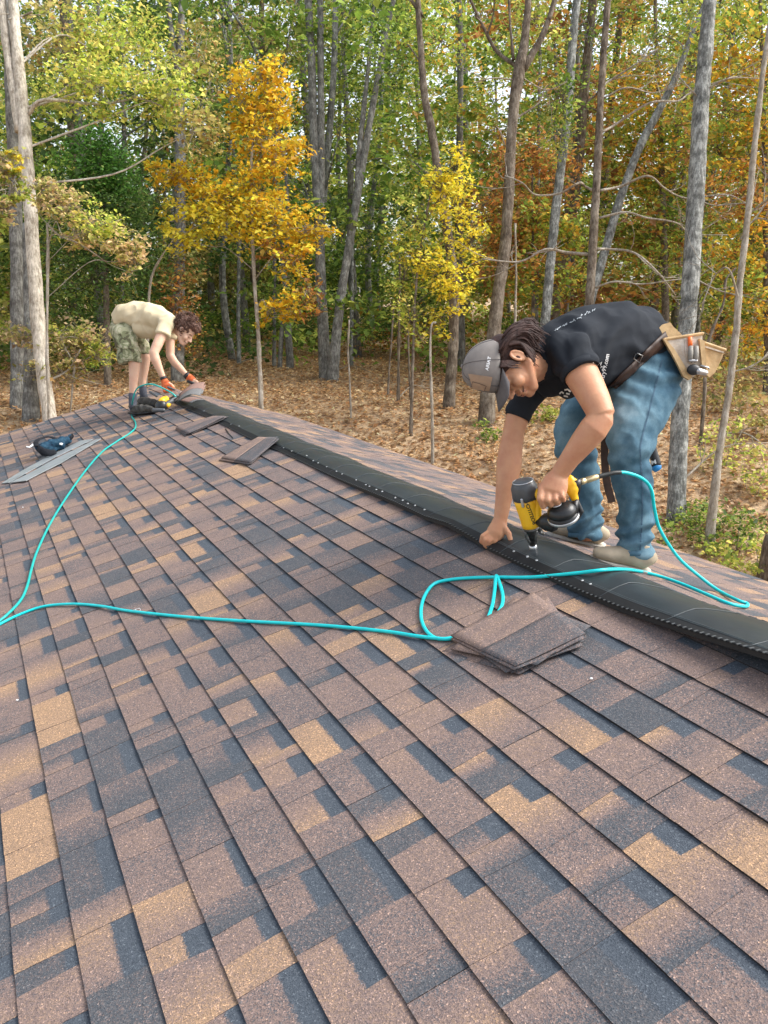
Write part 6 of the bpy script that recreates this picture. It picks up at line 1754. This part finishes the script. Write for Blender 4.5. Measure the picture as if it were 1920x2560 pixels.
pk = mb.build('cargo_pocket', M_CAMO, jn2, smooth=False); bv = pk.modifiers.new('b', 'BEVEL'); bv.width = .006
for (x0, y0, d_) in ((272, 8, 8.47), (352, 0, 8.75)):
    mb = MB()
    if d_ < 8.6: mb.loft([S2(272, 782, 8.47, 31, 32), S2(272, 830, 8.47, 29, 32), S2(275, 880, 8.47, 30, 36), S2(285, 900, 8.45, 30, 36)], n=14)
    else: mb.loft([S2(345, 730, 8.75, 28, 30), S2(350, 780, 8.75, 28, 32), S2(358, 830, 8.74, 30, 36)], n=14)
    mb.build('sock', M_SOCK, person2)
def boot2(secs, sole):
    mb = MB(); mb.loft([S2(*q) for q in secs], n=16); o = mb.build('boot', M_SHOE, person2); remesh(o, .01, smooth=2, disp=lambda W, N_: vnoise(W, 25.0, 8) * .012)
    mb = MB(); mb.loft([S2(*q) for q in sole], n=10); mb.build('sole', M_BLK, o)
boot2([(262, 880, 8.47, 22, 30), (290, 900, 8.45, 34, 36), (330, 900, 8.4, 36, 34), (380, 895, 8.36, 30, 34), (420, 900, 8.32, 20, 32), (440, 905, 8.3, 12, 20)], [(255, 928, 8.47, 9, 32), (330, 934, 8.42, 9, 36), (400, 925, 8.35, 8, 36), (440, 918, 8.3, 6, 22)])
boot2([(318, 840, 8.76, 20, 28), (350, 840, 8.72, 36, 34), (390, 845, 8.66, 34, 34), (430, 850, 8.6, 26, 32), (465, 855, 8.55, 14, 22)], [(318, 868, 8.76, 8, 30), (390, 880, 8.66, 8, 36), (465, 870, 8.55, 6, 24)])
# gloves: cuffs and backs over the hands
mb = MB(); mb.loft([S2(500, 668, 8.22, 23, 22), S2(506, 685, 8.22, 25, 21), S2(514, 705, 8.215, 33, 20), S2(524, 728, 8.21, 38, 19), S2(530, 745, 8.21, 36, 15)], n=16)
for a, b in [((503, 742), (507, 768)), ((525, 745), (530, 768)), ((545, 742), (553, 763)), ((556, 722), (573, 744))]: mb.capsule(P(*c2(*a), 8.205), P(*c2(*b), 8.195), 12 * k, 11 * k, 8)
g1 = mb.build('glove', M_GLOVE, person2); remesh(g1, .007, smooth=3)
mb = MB(); mb.loft([S2(497, 660, 8.22, 25, 24), S2(503, 678, 8.22, 27, 24)], n=14); mb.build('cuff', M_BLK, g1)
mb = MB(); mb.loft([S2(672, 645, 8.56, 22, 22), S2(690, 662, 8.555, 28, 20), S2(710, 682, 8.545, 30, 17), S2(728, 692, 8.54, 24, 13)], n=16)
g2 = mb.build('glove', M_GLOVE, person2); remesh(g2, .007, smooth=3)
mb = MB(); mb.loft([S2(664, 640, 8.56, 25, 24), S2(682, 658, 8.56, 28, 24)], n=14); mb.loft([S2(680, 690, 8.53, 12, 16), S2(712, 705, 8.52, 12, 16), S2(742, 712, 8.51, 9, 12)], n=12); mb.build('cuff', M_BLK, g2)
kn = empty('utility_knife', P(*c2(560, 745), 8.18), 'small grey knife in the gloved hand of the far roofer', 'knife')
mb = MB(); mb.capsule(P(*c2(535, 735), 8.17), P(*c2(580, 752), 8.18), .011, .009); mb.build('handle', M_GUNG, kn)
# far nail gun lying on the roof
gun2 = empty('nail_gun', P(*c2(490, 880), 8.0), 'black and yellow coil nail gun lying on the shingles beside the far boots', 'nail gun')
mb = MB(); a = P(*c2(455, 850), 7.98); b = P(*c2(520, 905), 8.0); mc = P(*c2(482, 872), 8.0); ax2 = cw(-.55, -.45, -.7)
mb.lathe(mc + ax2 * .045, mc - ax2 * .04, [(0, .02), (.1, .045), (.4, .06), (.6, .06), (1, .05)], n=24); mb.build('magazine', M_GUNB, gun2)
mb = MB(); mb.capsule(P(*c2(490, 840), 8.0), P(*c2(515, 825), 8.05), .036, .034, 16); mb.build('housing', M_YEL, gun2)
mb = MB(); mb.capsule(P(*c2(532, 870), 8.0), P(*c2(548, 850), 8.05), .020, .018, 12); mb.build('grip', M_YEL, gun2)
mb = MB(); mb.capsule(P(*c2(510, 870), 8.0), P(*c2(560, 835), 8.05), .028, .022, 12); mb.capsule(P(*c2(545, 835), 8.05), P(*c2(590, 812), 8.1), .012, .010, 10); mb.capsule(P(*c2(430, 905), 7.95), P(*c2(500, 905), 7.95), .022, .018, 10); mb.capsule(P(*c2(400, 770), 8.1), P(*c2(450, 800), 8.05), .012, .012, 8)
mb.build('nose', M_GUNG, gun2)
